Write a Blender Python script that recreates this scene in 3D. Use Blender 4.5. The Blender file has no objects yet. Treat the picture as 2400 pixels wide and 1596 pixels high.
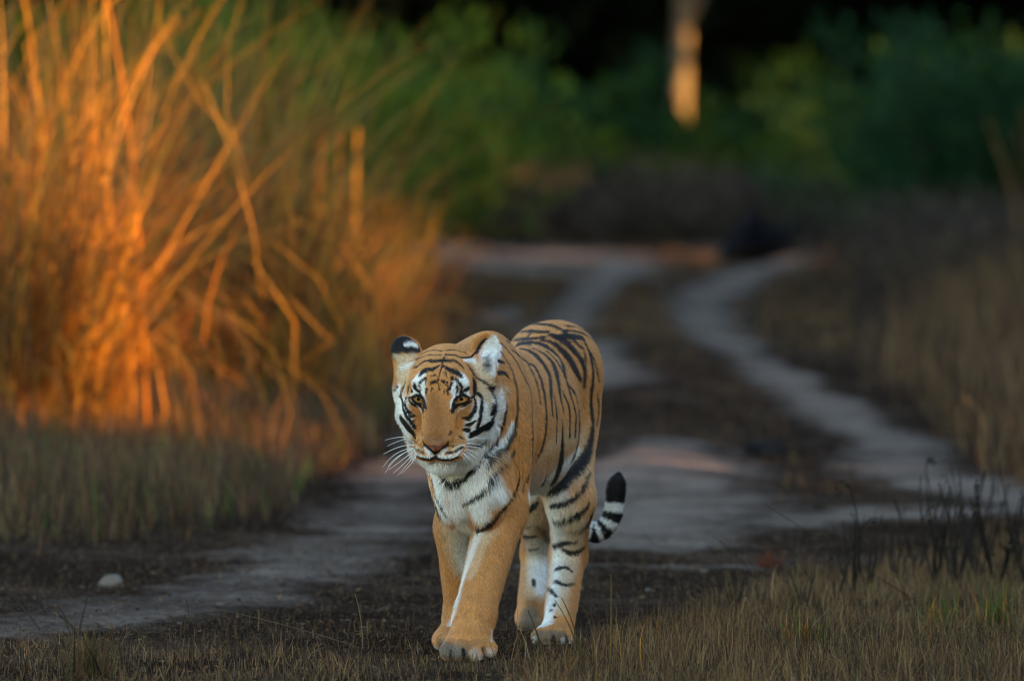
import bpy, math, random
import numpy as np
from mathutils import Vector, Matrix
from mathutils.bvhtree import BVHTree

# ------------------------------------------------------------------ camera, sky, sun, exposure
scene = bpy.context.scene
R = math.radians
CAM = np.array([0.0, -31.0, 1.70])          # open jeep, 31 m in front of the animal
FPX = 26000.0                               # focal length in pixels of a 2400 px wide frame
PITCH = math.atan((798.0 - 122.0) / FPX)    # looking slightly down
cam_d = bpy.data.cameras.new('camera')
cam = bpy.data.objects.new('camera', cam_d)
scene.collection.objects.link(cam)
cam.location = CAM
cam.rotation_euler = (R(90) - PITCH, 0, 0)
cam_d.sensor_width = 36.0
cam_d.lens = 36.0 * FPX / 2400.0
cam_d.clip_start = 0.5
cam_d.clip_end = 3000.0
cam_d.dof.use_dof = True
cam_d.dof.focus_distance = 30.95
cam_d.dof.aperture_fstop = 4.0
scene.camera = cam

SUN_EL, SUN_AZ = R(9.0), R(122.0)           # azimuth clockwise from +Y (view direction): right and a little behind the camera
world = bpy.data.worlds.new('World')
scene.world = world
world.use_nodes = True
wn = world.node_tree
sky = wn.nodes.new('ShaderNodeTexSky')
sky.sky_type = 'NISHITA'
sky.sun_disc = False
sky.sun_elevation = SUN_EL
sky.sun_rotation = SUN_AZ
sky.air_density = 1.2
sky.dust_density = 0.6
sky.ozone_density = 1.5
wn.nodes['Background'].inputs['Strength'].default_value = 0.15
wn.links.new(sky.outputs['Color'], wn.nodes['Background'].inputs['Color'])
sun_d = bpy.data.lights.new('sun', 'SUN')
sun_d.energy = 4.0
sun_d.angle = R(0.6)
sun_d.color = (1.0, 0.45, 0.09)
sun = bpy.data.objects.new('sun', sun_d)
scene.collection.objects.link(sun)
sdir = Vector((math.sin(SUN_AZ) * math.cos(SUN_EL), math.cos(SUN_AZ) * math.cos(SUN_EL), math.sin(SUN_EL)))
sun.rotation_euler = (-sdir).to_track_quat('-Z', 'Y').to_euler()
sun.location = sdir * 60
vs = scene.view_settings
vs.view_transform = 'Standard'
vs.look = 'None'
vs.gamma = 1.0
vs.use_curve_mapping = False
vs.exposure = 2.5
scene.render.engine = 'CYCLES'
cy = scene.cycles
cy.use_denoising = True
cy.max_bounces = 5
cy.diffuse_bounces = 3
cy.glossy_bounces = 2
cy.transmission_bounces = 3
cy.transparent_max_bounces = 8
cy.use_adaptive_sampling = True
cy.adaptive_threshold = 0.02
cy.filter_width = 1.15

rng = np.random.default_rng(7)
random.seed(7)
C = scene.collection

# ------------------------------------------------------------------ helpers
_ct, _st = math.cos(PITCH), math.sin(PITCH)
def ray(px, py):
    a = (px - 1200.0) / FPX; b = -(py - 798.0) / FPX
    d = np.array([a, _ct + b * _st, -_st + b * _ct])
    return d
def W(px, py, y):
    """point on the plane Y = y seen at that place of the photograph"""
    d = ray(px, py)
    return CAM + d * ((y - CAM[1]) / d[1])
def ground_y(py):
    """distance row: the Y where level ground shows at that image row"""
    d = ray(1200, py)
    return CAM[1] + d[1] * (-CAM[2] / d[2])

def link(o, parent=None):
    C.objects.link(o)
    if parent is not None: o.parent = parent
    return o
def tag(o, label=None, cat=None, group=None, kind=None):
    if label: o['label'] = label
    if cat: o['category'] = cat
    if group: o['group'] = group
    if kind: o['kind'] = kind
    return o
def empty(name, loc=(0, 0, 0), rz=0.0):
    o = bpy.data.objects.new(name, None)
    o.empty_display_size = 0.2
    o.location = loc; o.rotation_euler = (0, 0, rz)
    return link(o)
def mesh_np(name, V, F, col=None, nrm=None, smooth=False, uv=None):
    """V (n,3); F (m,3) or (m,4) or list of arrays of both"""
    me = bpy.data.meshes.new(name)
    Fs = F if isinstance(F, list) else [F]
    Fs = [np.asarray(f, dtype=np.int32) for f in Fs if len(f)]
    V = np.asarray(V, dtype=np.float32)
    loops = np.concatenate([f.ravel() for f in Fs])
    sizes = np.concatenate([np.full(len(f), f.shape[1], dtype=np.int32) for f in Fs])
    starts = np.concatenate([[0], np.cumsum(sizes)[:-1]]).astype(np.int32)
    me.vertices.add(len(V)); me.vertices.foreach_set('co', V.ravel())
    me.loops.add(len(loops)); me.loops.foreach_set('vertex_index', loops)
    me.polygons.add(len(sizes)); me.polygons.foreach_set('loop_start', starts)
    me.polygons.foreach_set('loop_total', sizes)
    if smooth: me.polygons.foreach_set('use_smooth', np.ones(len(sizes), dtype=bool))
    me.update(calc_edges=True)
    if col is not None:
        at = me.attributes.new('Col', 'FLOAT_COLOR', 'POINT')
        c4 = np.ones((len(V), 4), dtype=np.float32); c4[:, :3] = col
        at.data.foreach_set('color', c4.ravel())
    return me
def mobj(name, me, mat=None, parent=None):
    o = bpy.data.objects.new(name, me)
    if mat is not None and len(me.materials) == 0: me.materials.append(mat)
    return link(o, parent)

def new_mat(name):
    m = bpy.data.materials.new(name); m.use_nodes = True
    nt = m.node_tree
    return m, nt, nt.nodes['Principled BSDF']
def attr_mat(name, rough=0.75, spec=0.15, var=0.0, trans=0.0, sheen=0.0, noise=0.0, nscale=8.0):
    """colour from the mesh's own Col attribute, with procedural variation"""
    m, nt, b = new_mat(name)
    a = nt.nodes.new('ShaderNodeAttribute'); a.attribute_name = 'Col'
    src = a.outputs['Color']
    if noise:
        n = nt.nodes.new('ShaderNodeTexNoise'); n.inputs['Scale'].default_value = nscale; n.inputs['Detail'].default_value = 5
        tc = nt.nodes.new('ShaderNodeTexCoord'); nt.links.new(tc.outputs['Object'], n.inputs['Vector'])
        mp = nt.nodes.new('ShaderNodeMapRange'); mp.inputs['To Min'].default_value = 1 - noise; mp.inputs['To Max'].default_value = 1 + noise
        nt.links.new(n.outputs['Fac'], mp.inputs['Value'])
        mx = nt.nodes.new('ShaderNodeVectorMath'); mx.operation = 'SCALE'
        nt.links.new(src, mx.inputs[0]); nt.links.new(mp.outputs['Result'], mx.inputs['Scale'])
        src = mx.outputs['Vector']
    nt.links.new(src, b.inputs['Base Color'])
    b.inputs['Roughness'].default_value = rough
    b.inputs['Specular IOR Level'].default_value = spec
    if sheen: b.inputs['Sheen Weight'].default_value = sheen
    if trans:
        t = nt.nodes.new('ShaderNodeBsdfTranslucent'); nt.links.new(src, t.inputs['Color'])
        mix = nt.nodes.new('ShaderNodeMixShader'); mix.inputs['Fac'].default_value = trans
        out = nt.nodes['Material Output']
        nt.links.new(b.outputs[0], mix.inputs[1]); nt.links.new(t.outputs[0], mix.inputs[2]); nt.links.new(mix.outputs[0], out.inputs['Surface'])
    return m

def vnoise(P, scale=1.0, seed=0):
    """smooth value noise in [-1,1] at points P (n,2|3)"""
    P = np.asarray(P, dtype=np.float64) * scale
    if P.shape[1] == 2: P = np.c_[P, np.zeros(len(P))]
    i = np.floor(P).astype(np.int64); f = P - i; f = f * f * (3 - 2 * f)
    def h(a, b, c):
        n = (a * 73856093) ^ (b * 19349663) ^ (c * 83492791) ^ (seed * 2654435761)
        n = (n ^ (n >> 13)) * 1274126177
        n = n ^ (n >> 16)
        return (n & 0xFFFF) / 32767.5 - 1.0
    r = 0
    for dx in (0, 1):
        for dy in (0, 1):
            for dz in (0, 1):
                w = (f[:, 0] if dx else 1 - f[:, 0]) * (f[:, 1] if dy else 1 - f[:, 1]) * (f[:, 2] if dz else 1 - f[:, 2])
                r = r + w * h(i[:, 0] + dx, i[:, 1] + dy, i[:, 2] + dz)
    return r
def fbm(P, scale=1.0, seed=0, oct=4):
    r, a, s = 0, 1.0, scale
    for k in range(oct):
        r = r + a * vnoise(P, s, seed + k * 17); a *= 0.5; s *= 2.03
    return r / 1.9
def unit(v):
    v = np.asarray(v, dtype=float)
    return v / np.maximum(np.linalg.norm(v, axis=-1, keepdims=True), 1e-9)
def sstep(x, a, b):
    t = np.clip((x - a) / (b - a), 0, 1); return t * t * (3 - 2 * t)
# ================================================================== TIGER
# ---- body volume: one continuous surface grown from tapered limbs and muscle masses
OPS = []
def ellip(c, r, k=0.03, op='u', rot=None):
    OPS.append(('e', op, k, np.array(c, float), np.array(r, float), None if rot is None else np.array(rot, float)))
def cone(a, b, ra, rb, k=0.03, op='u'):
    OPS.append(('c', op, k, np.array(a, float), np.array(b, float), (ra, rb)))
def prim(o, P):
    if o[0] == 'e':
        q = P - o[3]
        if o[5] is not None: q = q @ o[5].T
        k0 = np.sqrt(((q / o[4]) ** 2).sum(-1)); k1 = np.sqrt(((q / o[4] ** 2) ** 2).sum(-1))
        return k0 * (k0 - 1.0) / np.maximum(k1, 1e-6)
    a, b, (r1, r2) = o[3], o[4], o[5]
    ba = b - a; L2 = ba @ ba; rr = r1 - r2; a2 = L2 - rr * rr; il2 = 1.0 / L2
    pa = P - a; y = pa @ ba; z = y - L2
    x2 = ((pa * L2 - y[..., None] * ba) ** 2).sum(-1)
    y2 = y * y * L2; z2 = z * z * L2
    k = np.sign(rr) * rr * rr * x2
    d = (np.sqrt(x2 * a2 * il2) + y * rr) * il2 - r1
    m1 = np.sign(z) * a2 * z2 > k; m2 = np.sign(y) * a2 * y2 < k
    d = np.where(m2, np.sqrt(x2 + y2) * il2 - r1, d)
    d = np.where(m1, np.sqrt(x2 + z2) * il2 - r2, d)
    return d
def bounds(o):
    if o[0] == 'e':
        m = o[4].max() if o[5] is not None else o[4]
        return o[3] - m, o[3] + m
    r = max(o[5])
    return np.minimum(o[3], o[4]) - r, np.maximum(o[3], o[4]) + r
def combine(D, d, op, k):
    if op == 'u':
        h = np.maximum(k - np.abs(D - d), 0.0) / k
        return np.minimum(D, d) - h * h * k * 0.25
    h = np.maximum(k - np.abs(D + d), 0.0) / k
    return np.maximum(D, -d) + h * h * k * 0.25
def sdf(P):
    D = np.full(len(P), 9.0)
    for o in OPS:
        lo, hi = bounds(o); mg = o[2] + .03
        i = np.nonzero(np.all((P > lo - mg) & (P < hi + mg), axis=1))[0]
        if len(i): D[i] = combine(D[i], prim(o, P[i]), o[1], o[2])
    return D

# trunk
ellip(W(1112, 1040, .40), (.128, .25, .245), .05)
ellip(W(1178, 992, .76), (.165, .40, .215), .06)
ellip(W(1240, 980, 1.12), (.150, .36, .210), .06)
ellip(W(1300, 872, 1.42), (.138, .27, .150), .05)
ellip(W(1326, 945, 1.42), (.090, .20, .200), .05)       # near thigh
ellip(W(1250, 935, 1.52), (.095, .20, .200), .05)       # far thigh
ellip(W(1148, 868, .48), (.060, .17, .100), .05)        # withers
# near shoulder and neck
ellip(W(1178, 985, .34), (.080, .15, .180), .05)
ellip(W(1072, 1040, .38), (.070, .15, .170), .05)
cone(W(1118, 925, .45), W(1062, 945, .10), .135, .120, .05)
cone(W(1140, 860, .46), W(1080, 872, .14), .085, .075, .05)
cone(W(1110, 1010, .40), W(1052, 1015, .10), .125, .105, .05)
ellip(W(1060, 1125, .21), (.060, .09, .12), .022)         # breast
ellip(W(1136, 1125, .18), (.074, .10, .13), .018)
# near fore leg (reaching forward)
cone(W(1174, 1020, .34), W(1176, 1195, .30), .085, .068, .05)
cone(W(1176, 1190, .30), W(1112, 1440, .05), .068, .054, .04)
cone(W(1112, 1440, .05), W(1102, 1497, .00), .054, .056, .03)
ellip(W(1099, 1508, .01), (.062, .075, .042), .03)
for (px, py, r, dy) in ((1052, 1528, .026, -.070), (1081, 1529, .025, -.105), (1117, 1529, .026, -.105), (1147, 1522, .023, -.070)):
    cone(W(px * .7 + 1100 * .3, 1503, .0), W(px, py - 2, dy), .026, r, .004)
# far fore leg (pushing back)
cone(W(1080, 1070, .40), W(1078, 1235, .55), .078, .060, .05)
cone(W(1072, 1235, .55), W(1082, 1440, .62), .062, .045, .04)
cone(W(1082, 1440, .62), W(1062, 1495, .56), .046, .044, .03)
ellip(W(1058, 1500, .53), (.055, .08, .034), .03)
for (dx, dy) in ((-24, -.06), (-8, -.08), (10, -.08), (26, -.06)):
    cone(W(1058, 1497, .53), W(1058 + dx, 1502, .50 + dy), .026, .021, .004)
# near hind leg
cone(W(1326, 980, 1.36), W(1335, 1170, 1.15), .088, .066, .05)
cone(W(1338, 1170, 1.15), W(1332, 1300, 1.30), .066, .048, .04)
cone(W(1332, 1300, 1.30), W(1310, 1462, 1.02), .047, .045, .04)
ellip(W(1298, 1488, .95), (.056, .09, .038), .03)
for (px, dy) in ((1262, -.05), (1284, -.085), (1310, -.085), (1331, -.05)):
    cone(W(px * .6 + 1298 * .4, 1485, .95), W(px, 1492, .92 + dy), .026, .022, .004)
# far hind leg
cone(W(1258, 980, 1.55), W(1258, 1170, 1.55), .088, .062, .05)
cone(W(1258, 1170, 1.55), W(1262, 1290, 1.88), .060, .044, .04)
cone(W(1262, 1290, 1.88), W(1244, 1440, 1.72), .043, .042, .04)
ellip(W(1242, 1452, 1.68), (.040, .065, .040), .03)
for dx in (-17, -6, 6, 17):
    cone(W(1242, 1452, 1.67), W(1242 + dx, 1464, 1.61), .022, .017, .004)
# tail
TAIL = [(1306, 845, 1.62, .046), (1322, 930, 1.80, .040), (1338, 1060, 1.93, .034), (1350, 1180, 1.98, .031), (1368, 1240, 1.99, .029), (1396, 1248, 1.99, .027),
        (1412, 1241, 1.99, .0265), (1428, 1224, 1.99, .026), (1437, 1203, 1.99, .0255), (1441, 1180, 1.99, .0255), (1443, 1155, 1.99, .0265), (1445, 1136, 1.99, .025), (1449, 1118, 1.99, .013)]
TAILP = np.array([W(*t[:3]) for t in TAIL]); TAILR = [t[3] for t in TAIL]
for i in range(len(TAIL) - 1):
    cone(TAILP[i], TAILP[i + 1], TAILR[i], TAILR[i + 1], .012)

# head, in its own frame: r = animal's left (picture right), u = up, f = forward
HC = W(1043, 930, -.04)
yaw, pit, rol = R(7.0), R(14.0), R(0.3)
hf = np.array([-math.sin(yaw) * math.cos(pit), -math.cos(yaw) * math.cos(pit), -math.sin(pit)])
hr = unit(np.cross(np.array([0, 0, 1.0]), hf)); hu = np.cross(hf, hr)
hr, hu = hr * math.cos(rol) + hu * math.sin(rol), hu * math.cos(rol) - hr * math.sin(rol)
HR = np.array([hr, hu, hf])            # world -> head rows
def H(r, u, f): return HC + r * hr + u * hu + f * hf
def hell(c, rad, k, op='u', m=True):
    ellip(H(*c), rad, k, op, HR)
    if m and c[0]: ellip(H(-c[0], c[1], c[2]), rad, k, op, HR)
def hcone(a, b, ra, rb, k, op='u', m=True):
    cone(H(*a), H(*b), ra, rb, k, op)
    if m and (a[0] or b[0]): cone(H(-a[0], *a[1:]), H(-b[0], *b[1:]), ra, rb, k, op)
hell((0, .034, -.03), (.106, .105, .135), .04)
hell((0, .062, .050), (.076, .062, .075), .04)                 # forehead
hell((.066, -.030, .000), (.058, .100, .100), .04)             # cheek ruffs
hell((.060, -.035, .055), (.044, .055, .050), .035)            # cheek bones
hell((0, -.088, .045), (.080, .064, .090), .04)                # jaw
hcone((0, .050, .090), (0, -.062, .176), .040, .034, .03)      # bridge of the nose
hcone((.016, .045, .090), (.017, -.058, .172), .031, .027, .02)
hell((.036, -.106, .146), (.040, .036, .052), .02)             # whisker pads
hell((.022, -.111, .168), (.028, .026, .038), .015)
hell((0, -.150, .120), (.042, .030, .050), .02)                # chin
hell((.052, .060, .088), (.030, .018, .022), .02)              # brows
hell((.059, .024, .090), (.027, .022, .026), .018)             # eye mounds
for sg in (1, -1):                                             # lids open as a slanting slit
    a_ = R(16) * sg
    M_ = np.array([[math.cos(a_), math.sin(a_), 0], [-math.sin(a_), math.cos(a_), 0], [0, 0, 1]]) @ HR
    ellip(H(sg * .0585, .0225, .112), (.0165, .0072, .030), .004, 's', M_)
hcone((0, -.084, .208), (.028, -.068, .196), .011, .006, .012) # nose pad
hcone((0, -.100, .212), (0, -.124, .206), .0030, .0035, .004, 's')
hcone((0, -.126, .204), (.032, -.135, .190), .0040, .0040, .005, 's')    # mouth
hcone((.032, -.135, .190), (.064, -.126, .150), .0040, .0040, .005, 's')
# ears: cupped shells
def ear(base, tip, open_dir, w, k=.012):
    base, tip, od = np.array(base), np.array(tip), unit(open_dir)
    ax = unit(tip - base); od = unit(od - (od @ ax) * ax); sd = np.cross(ax, od)
    M = np.array([sd, od, ax]); L = np.linalg.norm(tip - base)
    c = H(*(base + ax * L * .45)); M = M @ HR
    ellip(c, (w, .024, L * .58), k, 'u', M)
    ellip(c + (np.array([0, .024, 0.010]) @ M), (w * .90, .029, L * .54), .008, 's', M)
ear((.092, .088, -.030), (.124, .160, -.060), (.10, .0, 1.0), .040)
ear((-.096, .080, -.030), (-.122, .150, -.070), (-.62, -.25, -.70), .046)
hell((.106, .052, -.030), (.034, .056, .042), .03)             # fur in front of the ears

# ---- polygonise (surface nets) and settle the vertices on the surface
CELL = .0047
glo = np.array([-.36, -.36, -.02]); ghi = np.array([.36, 2.10, 1.02])
gn = np.ceil((ghi - glo) / CELL).astype(int) + 1
gx = [glo[i] + CELL * np.arange(gn[i]) for i in range(3)]
G = np.full(gn, 9.0, dtype=np.float32)
for o in OPS:
    lo, hi = bounds(o)
    mg = o[2] + .03
    i0 = np.maximum(((lo - mg - glo) / CELL).astype(int), 0); i1 = np.minimum(((hi + mg - glo) / CELL).astype(int) + 2, gn)
    sl = tuple(slice(a, b) for a, b in zip(i0, i1))
    P = np.stack(np.meshgrid(*[gx[i][sl[i]] for i in range(3)], indexing='ij'), -1)
    G[sl] = combine(G[sl], prim(o, P), o[1], o[2])
inside = G < 0
cor = [(a, b, c) for a in (0, 1) for b in (0, 1) for c in (0, 1)]
def sub(A, c): return A[c[0]:A.shape[0] - 1 + c[0], c[1]:A.shape[1] - 1 + c[1], c[2]:A.shape[2] - 1 + c[2]]
cnt = sum(sub(inside, c).astype(np.int8) for c in cor)
cells = np.argwhere((cnt > 0) & (cnt < 8))
vid = np.full(cnt.shape, -1, dtype=np.int32); vid[tuple(cells.T)] = np.arange(len(cells))
acc = np.zeros((len(cells), 3)); num = np.zeros(len(cells))
for c in cor:
    for ax in range(3):
        if c[ax]: continue
        d2 = list(c); d2[ax] = 1
        va = G[cells[:, 0] + c[0], cells[:, 1] + c[1], cells[:, 2] + c[2]]
        vb = G[cells[:, 0] + d2[0], cells[:, 1] + d2[1], cells[:, 2] + d2[2]]
        m = (va < 0) != (vb < 0)
        t = np.where(m, va / np.where(m, va - vb, 1), 0)
        p = np.tile(np.array(c, float), (len(cells), 1)); p[:, ax] = t
        acc[m] += p[m]; num[m] += 1
TV = glo + CELL * (cells + acc / num[:, None])
TF = []
for ax in range(3):
    o1, o2 = (ax + 1) % 3, (ax + 2) % 3
    s0 = [slice(None)] * 3; s1 = [slice(None)] * 3; s0[ax] = slice(0, -1); s1[ax] = slice(1, None)
    A, B = inside[tuple(s0)], inside[tuple(s1)]
    e = np.argwhere(A != B)
    e = e[(e[:, o1] > 0) & (e[:, o2] > 0) & (e[:, o1] < gn[o1] - 1) & (e[:, o2] < gn[o2] - 1)]
    fl = A[tuple(e.T)]
    def q(d1, d2):
        k = e.copy(); k[:, o1] += d1; k[:, o2] += d2
        return vid[tuple(k.T)]
    quad = np.stack([q(-1, -1), q(0, -1), q(0, 0), q(-1, 0)], 1)
    quad[~fl] = quad[~fl][:, ::-1]
    TF.append(quad)
TF = np.concatenate(TF)
def sgrad(P, e=.0015):
    g = np.zeros_like(P)
    for i in range(3):
        d = np.zeros(3); d[i] = e
        g[:, i] = sdf(P + d) - sdf(P - d)
    return unit(g)
for it in range(1):
    TN = sgrad(TV)
    TV = TV - TN * np.clip(sdf(TV), -.004, .004)[:, None]
TN = sgrad(TV)
tbvh = BVHTree.FromPolygons(TV.tolist(), TF.tolist())
CV = Vector(CAM)

# ---- coat: strokes traced on the animal, laid on its surface
def hit(px, py):
    d = Vector(ray(px, py)).normalized()
    loc, n, i, dist = tbvh.ray_cast(CV, d, 60)
    return None if loc is None else np.array(loc)
FRM = {'1': (880, 720, .2630), '2': (900, 760, .2424), '3': (980, 1060, .3252), '4': (1160, 730, .2550),
       '5': (900, 780, .11874), '6': (920, 930, .11874), '7': (1340, 1080, .1339), '0': (0, 0, 1.0)}
PXM = 1.0 / 836.0
K_BLACK = (.012, .011, .012); K_WHITE = (.88, .87, .85); K_CREAM = (.70, .53, .34); K_OR = (.60, .262, .078)
K_RUST = (.29, .112, .034); K_PINK = (.20, .060, .045); K_GREY = (.16, .15, .14); K_BROWN = (.14, .06, .025); K_DUST = (.20, .15, .105)
KEY = {'B': K_BLACK, 'W': K_WHITE, 'C': K_CREAM, 'O': K_OR, 'R': K_RUST, 'P': K_PINK, 'G': K_GREY, 'N': K_BROWN, 'D': K_DUST}
STROKES = []          # (colour, points (n,3), radii (n), softness, opacity)
def stroke(col, fr, pts, w, soft=.25, op=1.0, mirror=None):
    ox, oy, s = FRM[fr]
    pts = np.array(pts, float)
    ws = np.array(w if isinstance(w, (list, tuple)) else [w] * len(pts), float)
    if len(ws) != len(pts): ws = np.interp(np.linspace(0, 1, len(pts)), np.linspace(0, 1, len(ws)), ws)
    Q = np.c_[ox + pts[:, 0] * s, oy + pts[:, 1] * s, ws * s * (({'4': 1.30, '1': 1.0, '3': .80, '5': .84, '6': .90}.get(fr, .62)) if col == 'B' else .55)]
    out = []
    if len(Q) == 1: samp = Q
    else:
        # smooth Catmull-Rom through the traced points
        E = np.vstack([2 * Q[0] - Q[1], Q, 2 * Q[-1] - Q[-2]]); samp = []
        for i in range(1, len(E) - 2):
            n = max(2, int(np.hypot(*(E[i + 1] - E[i])[:2]) / 2.2))
            for t in np.arange(n) / n:
                a, b, c, d = E[i - 1], E[i], E[i + 1], E[i + 2]
                samp.append(.5 * (2 * b + (c - a) * t + (2 * a - 5 * b + 4 * c - d) * t * t + (3 * b - a - 3 * c + d) * t ** 3))
        samp.append(E[-2]); samp = np.array(samp)
    for (px, py, r) in samp:
        h = hit(px, py)
        if h is not None: out.append((*h, max(r, .4) * PXM))
    if not out: return
    out = np.array(out)
    STROKES.append((np.array(KEY[col]), out[:, :3], out[:, 3], soft, op))
    if mirror:
        P = out[:, :3].copy(); rr_ = out[:, 3]
        ax0 = W(1090, 1000, .3); ax1 = W(1300, 900, 1.45)
        n = unit(np.array([(ax1 - ax0)[1], -(ax1 - ax0)[0], 0]))
        sd_ = (P - ax0) @ n
        keep = np.abs(sd_) > .055
        if keep.sum() < 2: return
        P = (P - 2 * sd_[:, None] * n)[keep]; rr_ = rr_[keep]
        P = np.array([np.array(tbvh.find_nearest(Vector(p))[0]) for p in P])
        STROKES.append((np.array(KEY[col]), P, rr_, soft, op))
S = stroke
# -- pale areas of the body
S('W', '3', [(180, 180), (150, 330), (190, 450)], 120, .5)
S('W', '3', [(260, 300), (300, 420), (330, 500)], [90, 130, 90], .5)
S('W', '3', [(380, 240), (420, 350), (450, 460)], [150, 170, 120], .5)
S('W', '3', [(520, 200), (560, 330)], [110, 130], .6)
S('C', '3', [(640, 330), (560, 540), (500, 640)], 60, 1.0, .5)
S('W', '3', [(440, 570), (385, 720), (330, 900), (285, 1060), (240, 1240)], [100, 80, 64, 54, 46], .9, .85)
S('C', '3', [(500, 600), (440, 760), (380, 900)], 50, 1.0, .6)
S('C', '3', [(290, 580), (310, 720), (310, 860)], [220, 170, 90], .8, .95)
S('W', '3', [(350, 600), (340, 720), (330, 840)], [150, 120, 60], .8, .85)
S('C', '4', [(420, 1340), (560, 1200), (700, 1180), (800, 1150)], 150, 1.0, .5, True)
S('W', '4', [(420, 1560), (560, 1460), (680, 1380), (770, 1290)], [150, 190, 170, 90], .6, 1, True)
S('W', '3', [(800, 330), (880, 250), (960, 200)], [90, 120, 110], .6, 1, True)
S('C', '4', [(700, 1500), (780, 1420), (820, 1340)], 150, .8, .9, True)
S('W', '3', [(980, 330), (1010, 480), (1030, 680), (1020, 880), (970, 1060), (910, 1240)], [190, 210, 190, 160, 130, 110], .6)
S('C', '3', [(1100, 440), (1130, 620), (1100, 800), (1060, 960), (1040, 1150)], [150, 130, 110, 80, 70], .9, .8)
S('W', '3', [(1080, 130), (1040, 200)], 110, .6)
S('C', '3', [(850, 400), (870, 620), (860, 800), (830, 1000)], 160, .6, .8)
S('W', '3', [(880, 640), (890, 780), (890, 900), (880, 1000)], [120, 160, 160, 90], .7)
S('N', '3', [(900, 560), (930, 640)], 30, .8, .7)
S('N', '3', [(820, 1080), (810, 1220)], 90, .8, .6)
S('D', '3', [(800, 1140), (800, 1230), (820, 1270)], [120, 170, 150], .7, .95)
S('D', '3', [(170, 1380), (180, 1420)], 90, .8, .8)
# -- paws
S('D', '3', [(190, 1430), (250, 1440), (310, 1450)], [100, 130, 100], .6, 1)
S('G', '3', [(220, 1440), (270, 1470)], [60, 70], .9, .5)
S('W', '3', [(400, 1450), (425, 1490)], [60, 90], .9, .5)
S('D', '3', [(380, 1400), (400, 1440)], 60, .9, .5)
S('W', '3', [(515, 1440), (525, 1475)], [50, 80], .9, .6)
S('W', '3', [(528, 1280), (528, 1360)], 18, .8, .7)
S('B', '3', [(325, 1420), (335, 1500)], 18, .5)  # shade in the toe gaps painted as dark strokes, here and below
S('B', '3', [(462, 1410), (478, 1490)], 14, .6, .9); S('B', '3', [(238, 1430), (228, 1510)], 12, .6, .8)
S('D', '3', [(860, 1330), (960, 1330), (1060, 1340)], 110, .6, .9)
S('W', '3', [(1045, 1350), (1050, 1385)], 30, .8, .8); S('W', '3', [(1095, 1350), (1100, 1380)], 30, .8, .8)
S('B', '3', [(1065, 1330), (1075, 1390)], 16, .6); S('B', '3', [(975, 1330), (990, 1390)], 18, .6); S('W', '3', [(840, 1340), (830, 1370)], 30, .8, .8)
# -- head: pale areas
S('C', '2', [(190, 370), (170, 460), (170, 560)], [110, 120, 90], .7)
S('C', '2', [(250, 420), (230, 520), (190, 640)], 60, .8, .7)
S('W', '2', [(170, 420), (280, 375)], 50, .8, .7)
S('W', '2', [(390, 475), (335, 510), (305, 570), (300, 640)], [50, 90, 95, 70], .35)
S('W', '2', [(390, 560), (370, 620), (385, 680)], [50, 60, 40], .35)
S('W', '2', [(260, 685), (330, 668), (385, 700), (400, 760), (385, 810)], [24, 26, 30, 30, 20], .3)
S('W', '2', [(262, 730), (300, 772), (345, 805), (362, 845)], [18, 22, 24, 22], .3)
S('W', '2', [(720, 470), (765, 520), (785, 590), (790, 650), (815, 685)], [50, 95, 100, 80, 40], .35)
S('W', '2', [(690, 560), (680, 620), (690, 680)], [60, 85, 70], .35)
S('W', '2', [(648, 805), (655, 745), (700, 695), (770, 678), (835, 695)], [24, 32, 30, 26, 22], .3)
S('W', '2', [(835, 748), (790, 790), (730, 822), (706, 850)], [18, 24, 24, 22], .3)
S('W', '2', [(160, 600), (120, 740), (105, 880), (150, 990), (250, 1075)], [60, 70, 80, 80, 50], .4)
S('W', '2', [(225, 830), (255, 930), (285, 1000)], [50, 55, 40], .4)
S('C', '2', [(870, 380), (960, 480), (1010, 560)], [90, 130, 120], .7)
S('W', '2', [(780, 350), (860, 350)], [40, 70], .6, .8)
S('C', '2', [(940, 600), (980, 700), (1000, 780)], [120, 120, 90], .7, .9)
S('W', '2', [(985, 790), (970, 900), (930, 970), (830, 1060)], [70, 100, 90, 110], .4)
S('W', '2', [(1075, 640), (1095, 780), (1085, 920), (1010, 1040), (900, 1110)], [70, 90, 100, 100, 90], .4)
S('W', '2', [(880, 890), (810, 950), (800, 1020)], [50, 50, 60], .4)
S('W', '2', [(840, 1110), (920, 1150), (880, 1210)], [100, 100, 90], .5, .9)
S('W', '2', [(278, 1180), (310, 1250), (400, 1290), (500, 1275)], [26, 34, 36, 44], .3)
S('W', '2', [(500, 1275), (600, 1285), (700, 1258), (775, 1165)], [44, 36, 34, 26], .3)
S('W', '2', [(395, 1190), (435, 1240)], [22, 44], .35); S('W', '2', [(605, 1200), (565, 1245)], [22, 44], .35)
S('W', '2', [(390, 1350), (440, 1410), (520, 1420), (620, 1410), (720, 1350)], [70, 100, 120, 110, 70], .5)
S('W', '2', [(480, 1500), (640, 1500), (760, 1440)], [100, 140, 120], .6, .9)
S('C', '2', [(640, 1235), (740, 1165)], [26, 34], .4); S('C', '2', [(310, 1190), (360, 1225)], 30, .4)
S('C', '2', [(1180, 640), (1160, 760), (1150, 900)], [90, 90, 80], .8, .7)
S('W', '2', [(1240, 980), (1190, 1110), (1100, 1220), (1000, 1340), (930, 1460)], [70, 100, 110, 120, 120], .5)
S('C', '2', [(1180, 1240), (1100, 1330), (1000, 1450)], 80, .8, .6)
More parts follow.
